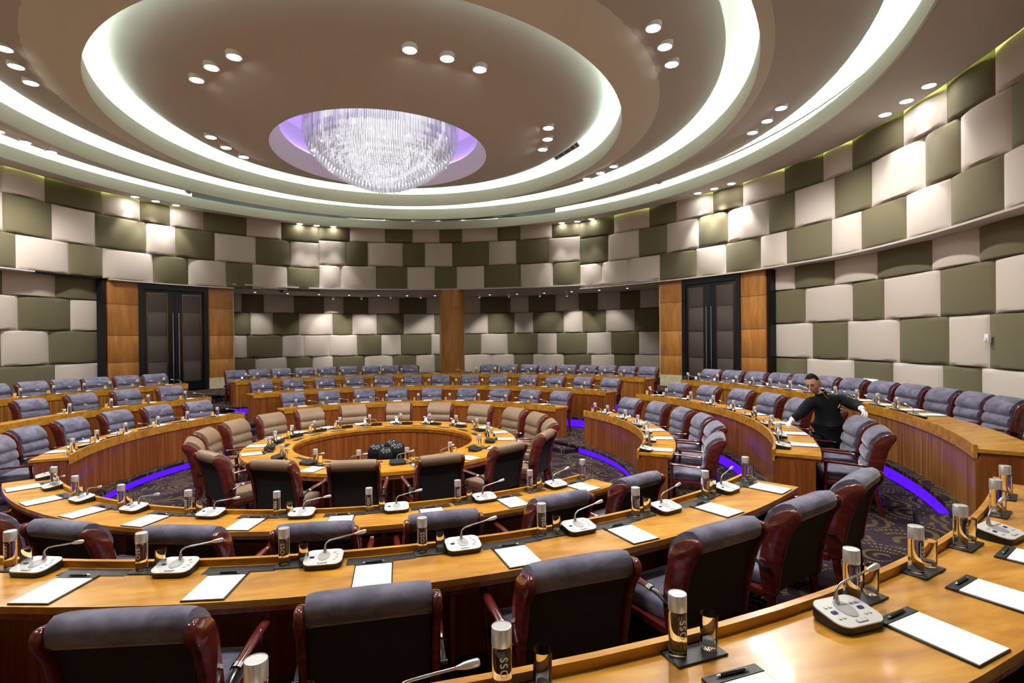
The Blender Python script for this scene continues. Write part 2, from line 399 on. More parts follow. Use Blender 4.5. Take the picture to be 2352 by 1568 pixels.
# base boards, under-band soffits, alcove ceiling and cheeks
mb = MB(); curtain(mb, W, 81.7, 150, LO-.03, .92, 1.02); struct(mb.build('baseboard_right', 'marble'))
mb = MB(); curtain(mb, W, -150, -50.4, LO-.03, .92, 1.02); struct(mb.build('baseboard_left', 'marble'))
mb = MB(); curtain(mb, A, -26.7, 56.6, -.03, .92, 1.0); struct(mb.build('baseboard_back', 'marble'))
mb = MB()
shelf(mb, lambda a: W(a,-.10), lambda a: W(a,LO+.1), 61.5, 298.5, 4.51, 4.55)
shelf(mb, lambda a: W(a,-.10), lambda a: W(a,.6), -50.5, -29.9, 4.51, 4.55); shelf(mb, lambda a: W(a,-.10), lambda a: W(a,.6), 44, 62.2, 4.51, 4.55)
struct(mb.build('trim_1', 'plaster', None, 30))
mb = MB(); n = 40; vs = []; fs = []
shelf(mb, lambda a: W(a,-.10), lambda a: A(-27.2+(a+30.2)*(84.4/92.9)), -30.2, 62.7, 4.645, 4.70)
ceiling_alcove = struct(mb.build('ceiling_alcove', 'plaster', None, 30))
for sgn, aw, aa in ((-1,-29.94,-26.7), (1,62.3,56.6)):
    p, q = W(aw,.12), A(aa); mb = MB(); d = Vector((q[0]-p[0], q[1]-p[1], 0)); nrm = Vector((-d.y, d.x, 0)).normalized()*.05*sgn
    mb.add([(p[0],p[1],.9),(q[0],q[1],.9),(q[0],q[1],4.68),(p[0],p[1],4.68)]+[(x+nrm.x,y+nrm.y,z) for x,y,z in ((p[0],p[1],.9),(q[0],q[1],.9),(q[0],q[1],4.68),(p[0],p[1],4.68))], [(0,1,2,3),(7,6,5,4),(0,4,5,1),(1,5,6,2),(2,6,7,3),(3,7,4,0)])
    struct(mb.build('wall_alcove_left' if sgn < 0 else 'wall_alcove_right', BE, None, 0))
# ---- stepped, oval cove ceiling
EX, EY = .9376, 2.2
def E_(r, a): return (EX*r*sin(rad(a)), EY+r*cos(rad(a)))
def sweep(m, prof, n=120, closed=False):
    vs = []; fs = []; k = len(prof)
    for j in range(n):
        for r, z in prof: x, y = E_(r, 360*j/n); vs.append((x, y, z))
    for j in range(n):
        for i in range(k if closed else k-1): fs.append((j*k+i, ((j+1)%n)*k+i, ((j+1)%n)*k+(i+1)%k, j*k+(i+1)%k))
    m.add(vs, fs)
mb = MB(); n = 144; vs = []; fs = []                      # outer soffit, stops short of the wall
for j in range(n):
    a = 360*j/n; x, y = E_(10.195, a); p = W(a,-.17)
    for z in (7.125, 7.19): vs += [(x,y,z), (p[0],p[1],z)]
for j in range(n):
    q = 4*j; w = 4*((j+1) % n); fs += [(q,w,w+1,q+1), (q+2,q+3,w+3,w+2), (q+1,w+1,w+3,q+3)]
mb.add(vs, fs); ceiling = struct(mb.build('ceiling', 'plaster', None, 40))
mb = MB(); vs = []; fs = []
for j in range(n):
    a = 360*j/n; x, y = E_(10.7, a); p = W(a,.05); vs += [(x,y,7.9), (p[0],p[1],7.9)]
for j in range(n): fs.append((2*j, 2*j+1, 2*((j+1)%n)+1, 2*((j+1)%n)))
mb.add(vs, fs); mb.build('upper_slab', 'plaster', ceiling, 0)
disc = [(2.444,6.676),(3.4,6.93),(4.2,7.135),(4.7,7.28),(5.0,7.45),(5.287,7.66),(5.31,7.95),(6.25,7.95),(6.25,7.20)]
mb = MB(); sweep(mb, disc); mb.build('ceiling_disc', 'plaster', ceiling, 60)
ringb = [(5.542,6.95),(6.0,7.08),(6.5,7.21),(7.0,7.35),(7.38,7.49),(7.42,7.95),(8.55,7.95),(8.55,7.30)]
mb = MB(); sweep(mb, ringb); mb.build('ceiling_ring', 'plaster', ceiling, 60)
ringc = [(7.96,7.06),(8.5,7.185),(9.0,7.305),(9.62,7.48),(9.65,7.95),(10.8,7.95),(10.8,7.19)]
mb = MB(); sweep(mb, ringc); mb.build('ceiling_ring', 'plaster', ceiling, 60)
for r, z0, z1, ro in ((5.486,6.933,7.296,6.25), (7.904,7.039,7.41,8.55), (10.14,7.125,7.452,10.8)):
    mb = MB(); sweep(mb, [(r,z0),(r,z1),(r+.05,z1),(r+.05,z1-.10),(ro,z1-.10),(ro,z1-.15),(r+.06,z0)], 144, True); mb.build('cove_lip', 'lip_paint', ceiling, 40)
    mb = MB(); sweep(mb, [(r+.16,z1+.02),(r+.28,z1+.02),(r+.28,z1-.0),(r+.16,z1-.0)], 120, True); mb.build('cove_light_strip', 'cove_light', ceiling, 0)
mb = MB(); curtain(mb, W, -180, -24, -.30, 7.22, 7.25, .05, 3); curtain(mb, W, 34, 179.99, -.30, 7.22, 7.25, .05, 3); mb.build('slot_light_strip', 'slot_light', ceiling, 0)
# recess over the chandelier
mb = MB(); sweep(mb, [(2.444,6.676),(2.30,6.98),(2.24,7.06)]); mb.build('recess_collar', 'white_paint', ceiling, 60)
mb = MB(); sweep(mb, [(2.24,7.06),(2.40,7.02),(2.40,7.62),(.001,7.62)]); mb.build('recess_lining', 'white_paint', ceiling, 40)
mb = MB(); sweep(mb, [(2.28,7.09),(2.36,7.09),(2.36,7.07),(2.28,7.07)], 72, True); mb.build('recess_light_strip', 'recess_light', ceiling, 0)
# ---------------------------------------------------------------- doors, surrounds, column
def frame_local(p, q):
    d = Vector((q[0]-p[0], q[1]-p[1])); return d.length, math.atan2(d.y, d.x)
def door(name, a0, a1, hand):
    p, q = W(a0,.12), W(a1,.12); w, ang = frame_local(p, q)                # local x along the wall, local y away from the room
    if True:
        rt = bpy.data.objects.new(name, None); C.objects.link(rt); rt.location = (p[0],p[1],.95); rt.rotation_euler = (0,0,ang); struct(rt)
    # clockwise plan: the room lies on local -y
    H = 3.6
    m = MB(); t = .14
    m.box((t/2,.05,H/2),(t,.26,H)); m.box((w-t/2,.05,H/2),(t,.26,H)); m.box((w/2,.05,H-.11),(w-2*t,.26,.22)); m.box((w/2,.12,H/2),(w-.1,.1,H-.05))
    m.build('door_frame', 'door_frame', rt)
    lw = (w-2*t)/2-.01
    for s in (0, 1):
        x0 = t+.005+s*(lw+.01); m = MB(); m.box((x0+lw/2,.0,(H-.22)/2),(lw,.08,H-.24),.006); leaf = m.build('door_leaf', 'door_frame', rt)
        ix0 = x0+(.10 if s == 0 else .24); iw = lw-.34; iz = [.28,.98,1.83,2.62,3.25]
        mb2 = MB()
        for k in range(4):
            m = MB(); m.box((ix0+iw/2,-.045,(iz[k]+iz[k+1])/2),(iw-.03,.03,iz[k+1]-iz[k]-.035),.012); m.build('leather_panel', 'door_leather', leaf)
        for k in range(1, 5): mb2.box((ix0+iw/2,-.048,iz[k]),(iw+.02,.014,.022))
        for xx in (ix0-.008, ix0+iw+.008): mb2.box((xx,-.048,(iz[0]+iz[4])/2),(.016,.014,iz[4]-iz[0]))
        mb2.build('bronze_trim', 'bronze', leaf)
        hx = x0+lw-.085 if s == 0 else x0+.085
        m = MB(); m.tube([(hx,-.12,.15),(hx,-.12,2.62)], .018, 10)
        for zz in (.5,1.1,1.7,2.3): m.tube([(hx,-.12,zz),(hx,-.03,zz)], .012, 8)
        m.build('pull_handle', 'steel', leaf)
    return rt
door('door_1', -45.72, -34.37, 0); door('door_2', 67.07, 78.56, 0)
def surround(name, a0, a1):
    p, q = W(a0,.12), W(a1,.12); w, ang = frame_local(p, q)
    rt = bpy.data.objects.new(name, None); C.objects.link(rt); rt.location = (p[0],p[1],.95); rt.rotation_euler = (0,0,ang); struct(rt)
    zz = [.36,1.02,1.86,2.84,3.60]; m = MB()
    for k in range(4): m.box((w/2,.10,(zz[k]+zz[k+1])/2),(w-.006,.28,zz[k+1]-zz[k]-.012),.004)
    m.box((w/2,.12,1.98),(w-.02,.25,3.2)); m.build('veneer_panel', 'maple_wood', rt)
    m = MB(); m.box((w/2,.09,.165),(w,.30,.39)); m.build('stone_plinth', 'marble', rt)
surround('trim_2', -50.52, -45.74); surround('trim_3', -34.35, -29.94); surround('trim_4', 62.25, 67.05); surround('trim_5', 78.58, 83.24)
m = MB(); p = W(-50.9,.2); m.box((p[0],p[1],2.75),(.22,.22,3.6),mtx=None); struct(m.build('trim_6','gloss_black'))
m = MB(); p = W(83.6,.22); m.box((p[0],p[1],2.75),(.18,.18,3.6)); struct(m.build('trim_7','gloss_black'))
m = MB(); cx, cy = 22.63*sin(rad(7.03)), -10+22.63*cos(rad(7.03))
zz = [.92,1.02,1.03,2.0,2.015,2.99,3.005,3.95,3.965,4.66]
m.lathe([(.527,.92),(.527,1.02),(.52,1.022),(.52,1.99),(.512,1.995),(.512,2.005),(.52,2.01),(.52,2.98),(.512,2.985),(.512,2.995),(.52,3.0),(.52,3.93),(.512,3.935),(.512,3.945),(.52,3.95),(.52,4.645)], 48, (cx,cy,0))
column = tag(struct(m.build('column', 'maple_wood')), 'round wood-veneered column standing in front of the back alcove wall', 'column')
# ---------------------------------------------------------------- desks
ROW = {1: (4.57,5.06), 2: (6.36,6.88), 3: (8.235,8.82)}
DTOP = {1: .92, 2: 1.175, 3: 1.415}
HATCH = {}
def desk(row, a0, a1, label, marks, front='front_wood'):
    ri, ro = ROW[row]; t = DTOP[row]; fl = TIER[row]
    rt = empty('curved_desk'); tag(rt, label, 'desk', 'curved desks in tiers')
    m = MB(); m.arc(ri+.03, ro, t-.038, t, a0, a1); m.build('worktop', 'desk_top_wood', rt, 30)
    m = MB(); m.arc(ri+.05, ro-.01, t-.072, t-.0385, a0+.1, a1-.1); m.build('edge_band', 'front_wood', rt, 30)
    m = MB(); m.arc(ri-.005, ri+.028, t-.10, t+.04, a0, a1); m.build('rim', 'desk_top_wood', rt, 30)
    m = MB(); n = max(2, round(abs(a1-a0)*ri*pi/180/1.35))
    for i in range(n):
        b0 = a0+(a1-a0)*i/n; b1 = a0+(a1-a0)*(i+1)/n; g = .0025/ri*57.3
        m.arc(ri+.012, ri+.04, fl, t-.101, b0+g, b1-g)
    m.arc(ri+.04, ri+.055, fl, t-.075, a0+.05, a1-.05); m.build('front_panel', front, rt, 30)
    d = 1.8/ri
    for b in ((a0, a0+d), (a1-d, a1)):
        m = MB(); m.arc(ri+.056, ro-.06, fl, t-.073, b[0], b[1], 2); m.build('end_panel', 'front_wood', rt, 30)
    m = MB(); m.arc(ri+.06, ro-.26, t-.218, t-.198, a0+d, a1-d); m.build('under_shelf', 'front_wood', rt, 30)
    for b in marks:
        if abs(b-a0) > 3 and abs(b-a1) > 3:
            m = MB(); e = .9/ri; m.arc(ri+.06, ro-.26, fl, t-.222, b-e, b+e, 1); m.arc(ri+.06, ro-.26, t-.1975, t-.0735, b-e, b+e, 1); m.build('divider', 'front_wood', rt, 30)
    return rt
# ---------------------------------------------------------------- armchairs
CUSH = [(-.20,.45),(-.170,.50),(-.160,.55),(-.172,.61),(-.205,.645),(-.178,.67),(-.172,.71),(-.188,.765),(-.222,.80),(-.198,.83),(-.205,.88),(-.232,.94),(-.285,.995),(-.345,1.032),(-.405,1.047),(-.450,1.032),(-.472,.992),(-.468,.945),(-.44,.915),(-.40,.90),(-.36,.80),(-.33,.66),(-.31,.52),(-.30,.45)]
SIDE = [(-.225,.36),(-.205,.46),(-.195,.56),(-.205,.66),(-.228,.76),(-.245,.85),(-.275,.925),(-.33,.975),(-.40,1.008),(-.45,1.016),(-.486,.995),(-.488,.95),(-.462,.905),(-.43,.86),(-.395,.76),(-.365,.63),(-.342,.50),(-.33,.36)]
def make_chair(kind, fab):
    rt = empty('armchair'); tag(rt, kind, 'chair')
    m = MB(); k = len(CUSH); xs = [-.275,-.268,-.25,-.2,-.1,0,.1,.2,.25,.268,.275]; vs = []; fs = []
    cy = -.30; 
    for x in xs:
        e = abs(x)/.275; s = 1.0-.10*max(0, e-.86)/.14
        for (y, z) in CUSH:
            yc = -.27-.10*max(0,(z-.8)/.25); vs.append((x, yc+(y-yc)*s+.008*(1-e*e)*(1 if y > yc else 0), z-.006*max(0,e-.86)/.14))
    for i in range(len(xs)-1):
        for j in range(k): fs.append((i*k+j, i*k+(j+1)%k, (i+1)*k+(j+1)%k, (i+1)*k+j))
    fs += [list(range(k))[::-1], [(len(xs)-1)*k+j for j in range(k)]]; m.add(vs, fs); m.build('backrest', fab, rt, 70)
    m = MB(); bp = [(-.447,.925),(-.41,.895),(-.372,.79),(-.345,.66),(-.325,.52),(-.318,.40),(-.300,.40),(-.31,.52),(-.33,.66),(-.356,.80),(-.395,.905),(-.43,.935)]
    m.extrude(bp, -.27, .27); m.build('back_panel', 'chair_back', rt, 50)
    m = MB(); b = bmesh.new(); bmesh.ops.create_cube(b, size=1); bmesh.ops.subdivide_edges(b, edges=b.edges[:], cuts=5, use_grid_fill=True)
    for v in b.verts:
        x, y, z = v.co*2; d = 1-.06*(abs(x)**6+abs(y)**6); top = .012*(1-x*x)*(1-y*y) if z > 0 else 0
        q = (1-.05*abs(z)**4)
        v.co = (x*.275*d*q*(1-.05*max(0,-y)), .03+y*.265*q, .44+z*.055+top-.012*max(0,y)**4)
    m.bm(b); m.build('seat', fab, rt, 60)
    m = MB(); m.box((0,.02,.358),(.60,.50,.055),.012); m.build('seat_rail', 'mahogany', rt)
    for s in (-1, 1):
        m = MB(); m.extrude(SIDE, s*.277, s*.318, .012, 2); m.build('side_frame', 'mahogany', rt, 60)
        m = MB(); m.tube([(s*.30,.245,.345),(s*.30,.25,.18),(s*.30,.255,.0)], [.030,.026,.020], 8); m.build('leg', 'mahogany', rt)
        m = MB(); m.tube([(s*.295,-.275,.36),(s*.295,-.30,.18),(s*.295,-.345,.0)], [.034,.028,.020], 8); m.build('leg', 'mahogany', rt)
        m = MB(); m.tube([(s*.335,-.10,.612),(s*.335,.0,.619),(s*.335,.12,.628),(s*.335,.25,.632),(s*.335,.275,.66)], [.024,.027,.028,.027,.018], 10, True, .62)
        m.tube([(s*.333,.235,.619),(s*.325,.24,.5),(s*.312,.24,.34)], [.022,.019,.020], 8); arm = m.build('arm', 'mahogany', rt)
        m = MB(); m.tube([(s*.335,-.135,.609),(s*.335,-.10,.612)], .0275, 10, True, .66); m.build('arm_collar', 'chrome', arm)
        m = MB(); m.tube([(s*.335,-.135,.607),(s*.338,-.20,.596),(s*.34,-.275,.564)], [.02,.018,.018], 8, True, .6); m.tube([(s*.326,-.268,.566),(s*.362,-.268,.566)], .017, 10); m.build('arm_bracket', 'gloss_black', arm)
    return rt
blue_chair = make_chair('blue velvet armchair', 'blue_velvet')
ring_chair = make_chair('taupe leather armchair', 'taupe_leather')
ring_chair.scale = (1.0, 1.0, 1.045); blue_chair.scale = (1.0, 1.0, .978)
# ---------------------------------------------------------------- things laid on the desks
def letters(text, size):
    cu = bpy.data.curves.new('txt', 'FONT'); cu.body = text; cu.size = size; cu.align_x = 'CENTER'; cu.align_y = 'CENTER'; cu.space_character = 1.15; cu.resolution_u = 3
    o = bpy.data.objects.new('txt', cu); C.objects.link(o); dg = bpy.context.evaluated_depsgraph_get(); me = bpy.data.meshes.new_from_object(o.evaluated_get(dg))
    bpy.data.objects.remove(o); bpy.data.curves.remove(cu); return me
def make_bottle():
    m = MB(); m.lathe([(.0,.001),(.026,.0),(.0315,.004),(.033,.012),(.033,.155),(.0325,.165),(.0315,.168),(0,.168)], 28, caps=False)
    rt = m.build('water_bottle', 'water_glass', None, 40); tag(rt, 'bottle', 'bottle')
    m = MB(); m.lathe([(.0336,.169),(.0336,.2255),(.032,.228),(.029,.2285),(.0285,.227),(0,.2268)], 28); m.build('bottle_cap', 'cap_metal', rt, 40)
    me = letters('VOSS', .037)
    for v in me.vertices:
        x, y = v.co.x, v.co.y; ang = y/.0338; r = .0336
        v.co = (r*sin(-ang), -r*cos(ang), .095+x)          # reads upward on the side that faces the seat
    me.materials.append(M['lettering']); link('lettering', me, rt)
    return rt
def make_glass():
    m = MB(); m.lathe([(0,.0),(.026,.0),(.0285,.004),(.031,.02),(.0325,.128),(.0320,.1295),(.0314,.128),(.0299,.028),(.026,.022),(0,.020)], 28, caps=False)
    return tag(m.build('drinking_glass', 'clear_glass', None, 40), 'glass', 'glass')
def rr(w, d, r, n=5):
    pts = []
    for cx, cy, a in ((w-r,d-r,0),(r-w,d-r,90),(r-w,r-d,180),(w-r,r-d,270)):
        for i in range(n+1): pts.append((cx+r*cos(rad(a+90*i/n)), cy+r*sin(rad(a+90*i/n))))
    return pts
def slab(m, pts, zf0, zf1):
    n = len(pts); vs = [(x,y,zf0(x,y)) for x,y in pts]+[(x,y,zf1(x,y)) for x,y in pts]
    m.add(vs, [tuple(range(n))[::-1], tuple(range(n,2*n))]+[(i,(i+1)%n,n+(i+1)%n,n+i) for i in range(n)])
def make_mic(dark=False, twin=False):
    top = lambda x, y: .030+(y+.08)*.16                        # wedge, higher at the back
    m = MB(); slab(m, [(x*.95,y*.95) for x, y in rr(.118,.088,.05)], lambda x,y: 0, lambda x,y: .012); slab(m, rr(.118,.088,.05), lambda x,y: .012, top)
    rt = m.build('conference_microphone', 'black_plastic', None, 40); tag(rt, 'mic', 'microphone')
    pm, gm = ('black_plastic','dark_leather') if dark else ('silver_plate','grey_mesh')
    m = MB(); slab(m, rr(.116,.086,.048), lambda x,y: top(x,y)+.0005, lambda x,y: top(x,y)+.006); pl = m.build('face_plate', pm, rt, 40)
    m = MB(); n = 20; slab(m, [(.036*cos(2*pi*i/n), .01+.052*sin(2*pi*i/n)) for i in range(n)], lambda x,y: top(x,y)+.0062, lambda x,y: top(x,y)+.0085); m.build('speaker_grille', gm, pl, 40)
    def key(x, y, w, d, mt, nm, h=.0085):
        m = MB(); slab(m, [(px+x,py+y) for px,py in rr(w,d,min(w,d)*.6,3)], lambda a,b: top(a,b)+.0062, lambda a,b: top(a,b)+h); m.build(nm, mt, pl, 40)
    if not dark:
        for sx in ((-1, 1) if twin else (-1,)): key(sx*.070, .0, .014, .009, 'display_blue', 'display')
        if not twin:
            for i, (x, y) in enumerate(((.062,.048),(.080,.022),(.080,-.006),(.068,-.032))): key(x, y, .008, .007, 'silver_plate', 'key', .010)
        else:
            for sx in (-1, 1):
                for dy in (.034,-.034):
                    for dx in (-.011,.011): key(sx*.068+dx, dy, .007, .006, 'silver_plate', 'key', .010)
        key(0, -.064, .028, .008, 'grey_mesh', 'talk_key', .0092); key(-.012, -.064, .011, .006, 'silver_plate', 'key', .010); key(.012, -.064, .011, .006, 'silver_plate', 'key', .010)
    z0 = top(0,.052)+.006
    m = MB(); m.lathe([(.013,0),(.012,.012),(.008,.03),(.006,.04)], 14, (0,.052,z0)); 
    m.tube([(0,.052,z0+.03),(.0,.052,z0+.046),(.007,.052,z0+.060),(.028,.054,z0+.074),(.062,.056,z0+.081),(.195,.062,z0+.104)], .0048, 8); ne = m.build('gooseneck', 'steel', rt, 60)
    d = Vector((.135,.006,.023)).normalized(); p = Vector((.195,.062,z0+.104))
    m = MB(); m.tube([p-d*.012,p,p+d*.012,p+d*.03,p+d*.055,p+d*.062], [.0055,.008,.011,.0125,.0125,.008], 12); m.build('mic_capsule', 'cap_metal', ne, 60)
    return rt
def make_pad():
    m = MB(); m.box((0,0,.0035),(.232,.352,.007),.002,1); rt = m.build('notepad', 'dark_leather', None, 40); tag(rt, 'pad', 'notepad')
    m = MB(); m.box((0,-.024,.0090),(.216,.298,.004)); m.build('paper_block', 'paper', rt, 0)
    m = MB(); m.box((0,.1505,.0095),(.232,.046,.005),.0015,1); m.build('header_flap', 'dark_leather', rt)
    return rt
def make_pen():
    m = MB(); m.tube([(-.050,0,.006),(-.035,0,.006),(.045,0,.006),(.052,0,.006)], [.0052,.006,.006,.005], 10); rt = m.build('ballpoint_pen', 'gloss_black', None, 50); tag(rt, 'pen', 'pen')
    m = MB(); m.tube([(-.068,0,.006),(-.051,0,.006)], [.0012,.005], 10); m.tube([(.0521,0,.006),(.068,0,.006)], [.0046,.0035], 10); m.build('pen_tip', 'chrome', rt, 50)
    return rt
def make_tray():
    m = MB(); m.box((0,0,.004),(.225,.118,.008),.003,1); return tag(m.build('leather_coaster_tray', 'dark_leather', None, 40), 'tray', 'tray')
bottle, tumbler, mic, mic_twin, mic_dark, pad, pen, tray = make_bottle(), make_glass(), make_mic(), make_mic(False, True), make_mic(True), make_pad(), make_pen(), make_tray()
# ---------------------------------------------------------------- seating plan (row, block): seat bearings in degrees and chair-back radii
SEATS = {
('F',2): [(149.0,7.45),(156.85,7.41),(164.44,7.42),(172.45,7.47),(180.58,7.49),(188.2,7.52)],
('F',1): [(153.5,5.63),(164.4,5.67),(175.34,5.70),(185.25,5.72),(195.15,5.71),(205.5,5.70),(216.0,5.70),(226.5,5.70)],
('R',2): [(74.3,7.45),(81.6,7.5),(89.2,7.58),(96.6,7.58),(103.8,7.58),(112.4,7.56),(121.3,7.57),(128.1,7.57)],
('R',1): [(76.4,5.72),(85.6,5.78),(95.5,5.78),(104.4,5.8),(114.1,5.76),(125.2,5.68)],
('R',3): [(70.6,9.38),(74.9,9.38),(79.0,9.45),(83.1,9.5),(86.6,9.6),(90.4,9.63),(94.6,9.65),(99.4,9.63),(103.9,9.62),(108.3,9.62),(112.5,9.63),(116.5,9.63)],
('L',1): [(-94.6,5.75),(-84.9,5.9),(-75.2,5.9),(-65.2,5.93),(-56.5,5.9),(-47.8,5.8)],
('L',2): [(-67.6,7.7),(-59.7,7.7),(-52.4,7.7),(-44.8,7.7)],
('L',3): [(-63.6,9.5),(-59.0,9.5),(-54.6,9.55),(-50.7,9.45),(-46.4,9.45),(-42.0,9.5)],
('K',1): [(-24.6,5.85),(-15.2,5.82),(-5.6,5.82),(3.5,5.7),(13.7,5.6),(24.2,5.5),(34.2,5.55),(43.8,5.6),(53.4,5.65)],
('K',2): [(-27.7,7.46),(-20.9,7.5),(-13.9,7.4),(-7.2,7.42),(-.25,7.5),(6.7,7.5),(13.75,7.38),(21.1,7.32),(28.3,7.28),(35.9,7.2),(42.8,7.22),(50.1,7.25),(57.3,7.22)],
('K',3): [(-29.05,9.0),(-25.0,9.1),(-20.8,9.12),(-16.4,9.16),(-11.9,9.14),(-7.5,9.06),(-3.0,9.1),(1.2,9.0),(5.4,8.95),(22.8,8.9),(27.2,8.9),(31.6,8.95),(35.8,9.02),(40.4,9.05),(44.8,9.1),(49.1,9.2),(53.3,9.22),(57.8,9.15)],
}
RING = [-50.1,-32.6,-13.9,5.7,24.9,45.0,65.2,82.9,101.5,123.6,145.5,166.8,187.5,207.6,229.6,255.0,273.2,292.2]
ORD = ['first','second','third','fourth','fifth','sixth','seventh','eighth','ninth','tenth','eleventh','twelfth','thirteenth','fourteenth','fifteenth','sixteenth','seventeenth','eighteenth']
BL = {'F':'near block','R':'right block','L':'left block','K':'far block'}
RW = {1:'inner row',2:'middle row',3:'outer row'}
def where(b, r, i): return f"{ORD[i]} from left in the {BL[b]}'s {RW[r]}"
def order(b, n):                 # rank from the left as one looks from the near side
    return list(range(n)) if b != 'F' else list(range(n))[::-1]
# desks
DESKS = [('F',1,149.7,242.0),('F',2,146.9,242.5),('F',3,145.2,242.5),('R',1,72.6,128.9),('R',2,71.0,133.9),('R',3,69.6,134.5),('L',1,-101.5,-43.3),('L',2,-108,-41.7),('L',3,-108,-39.7),('K',1,-31.3,60.3),('K',2,-32.3,61.6),('K',3,-31.0,61.0)]
TONE = {1:'red-brown smooth front',2:'red-brown panelled front',3:'honey-coloured ribbed front'}
DK = {}
for b, r, a0, a1 in DESKS:
    if (b, r) == ('F',3): mk = [151,161,169.3,176.5,184,193,203,213,223,233]
    else:
        s = [x[0] for x in SEATS[(b,r)]]; mk = [(s[i]+s[i+1])/2 for i in range(len(s)-1)]
        if b == 'F': mk += [196.5+8*k for k in range(5)] if r == 2 else [232]
    DK[(b,r)] = desk(r, a0, a1, f"long curved wooden desk, {TONE[r]}, {RW[r]} of the {BL[b]}", mk, 'ribbed_wood' if r == 3 else 'front_wood')
# chairs (nearest first, so the model chair itself stands in front)
for (b, r), lst in SEATS.items():
    rank = order(b, len(lst)); n = len(lst)
    for i, (a, rt) in enumerate(lst):
        k = i if b != 'F' else n-1-i
        p = P(max(rt, {1:5.62,2:7.42,3:9.33}[r])-.40, a, TIER[r])
        j = random.uniform(-2, 2)
        place(blue_chair, p, face(a)+rad(j), f"blue-grey velvet armchair, {where(b,r,k)}", f"blue armchairs of the {BL[b]}'s {RW[r]}")
def ring_where(i):
    for nm, idx in (('far side',[0,1,2,3,4,5,6]),('right side',[7,8,9,10]),('near side',[13,12,11]),('left side',[14,15,16,17])):
        if i in idx:
            k = idx.index(i)
            return f"{ORD[k]} from the {'left' if nm in ('far side','near side') else ('far end' if nm == 'right side' else 'near end')} on the ring table's {nm}"
for i in [11,12,13,10,14,9,15,0,1,2,3,4,5,6,7,8,16,17]:
    a = RING[i]; place(ring_chair, P(2.66, a, 0), face(a)+rad(random.uniform(-2,2)), f"brown leather armchair, {ring_where(i)}", 'brown armchairs round the ring table')
# ring table
rt = empty('ring_table'); tag(rt, 'round ring-shaped wooden conference table with an open well, in the middle of the floor', 'table')
m = MB(); m.arc(1.572,2.375,.70,.75,0,360,120); m.build('tabletop', 'desk_top_wood', rt, 30)
m = MB(); m.arc(1.582,2.365,.64,.6995,0,360,120); m.build('edge_band', 'front_wood', rt, 30)
m = MB(); m.arc(1.60,1.64,0,.64,0,360,96); m.build('inner_panel', 'ribbed_wood' if False else 'front_wood', rt, 30)
m = MB(); m.arc(1.78,1.81,0,.64,0,360,96); m.build('outer_panel', 'front_wood', rt, 30)
for i in range(18):
    a = (RING[i]+(RING[(i+1) % 18]+(360 if i == 17 else 0)))/2; m = MB(); m.arc(1.81,2.2,0,.64,a-.5,a+.5,1); m.build('support_panel', 'front_wood', rt)
for i, a in enumerate(RING):
    m = MB(); m.arc(1.66,1.745,.7502,.752,a-6,a+4.5,5); m.build('cable_hatch', 'dark_leather', rt)
    m = MB()
    for k in range(3): m.box((0,0,k*.045),(.22,.012,.025))
    v = m.build('air_vent', 'gloss_black', rt); v.location = P(1.815,a,.42); v.rotation_euler = (0,0,face(a))
# globe fixture in the well
rt = empty('globe_cluster', (0,-.05,0)); rt.scale = (1.18,1.18,1.35); tag(rt, 'cluster of glossy black globes standing in the ring table well', 'equipment')
m = MB(); m.lathe([(.16,0),(.16,.02),(.03,.03),(.025,.25),(.03,.28)], 20); m.build('stand', 'black_plastic', rt)
for x, y, z, r_ in ((-.15,.02,.40,.125),(.0,-.13,.37,.12),(.17,.0,.395,.14),(.09,.17,.44,.11),(-.08,.16,.40,.10)):
    m = MB(); b = bmesh.new(); bmesh.ops.create_uvsphere(b, u_segments=24, v_segments=16, radius=r_)
    for v in b.verts: v.co.z *= 1.12
    m.bm(b, Matrix.Translation((x,y,z))); m.tube([(x*.2,y*.2,.25),(x*.8,y*.8,z-r_*.8)], .02, 8); g = m.build('globe', 'gloss_black', rt, 60)
    m = MB(); m.lathe([(.0,.004),(.018,.002),(.02,0)], 12); q = m.build('front_badge', 'chrome', g); q.location = (x+r_*.35,y-r_*.92,z-.03); q.rotation_euler = (pi/2,0,0)
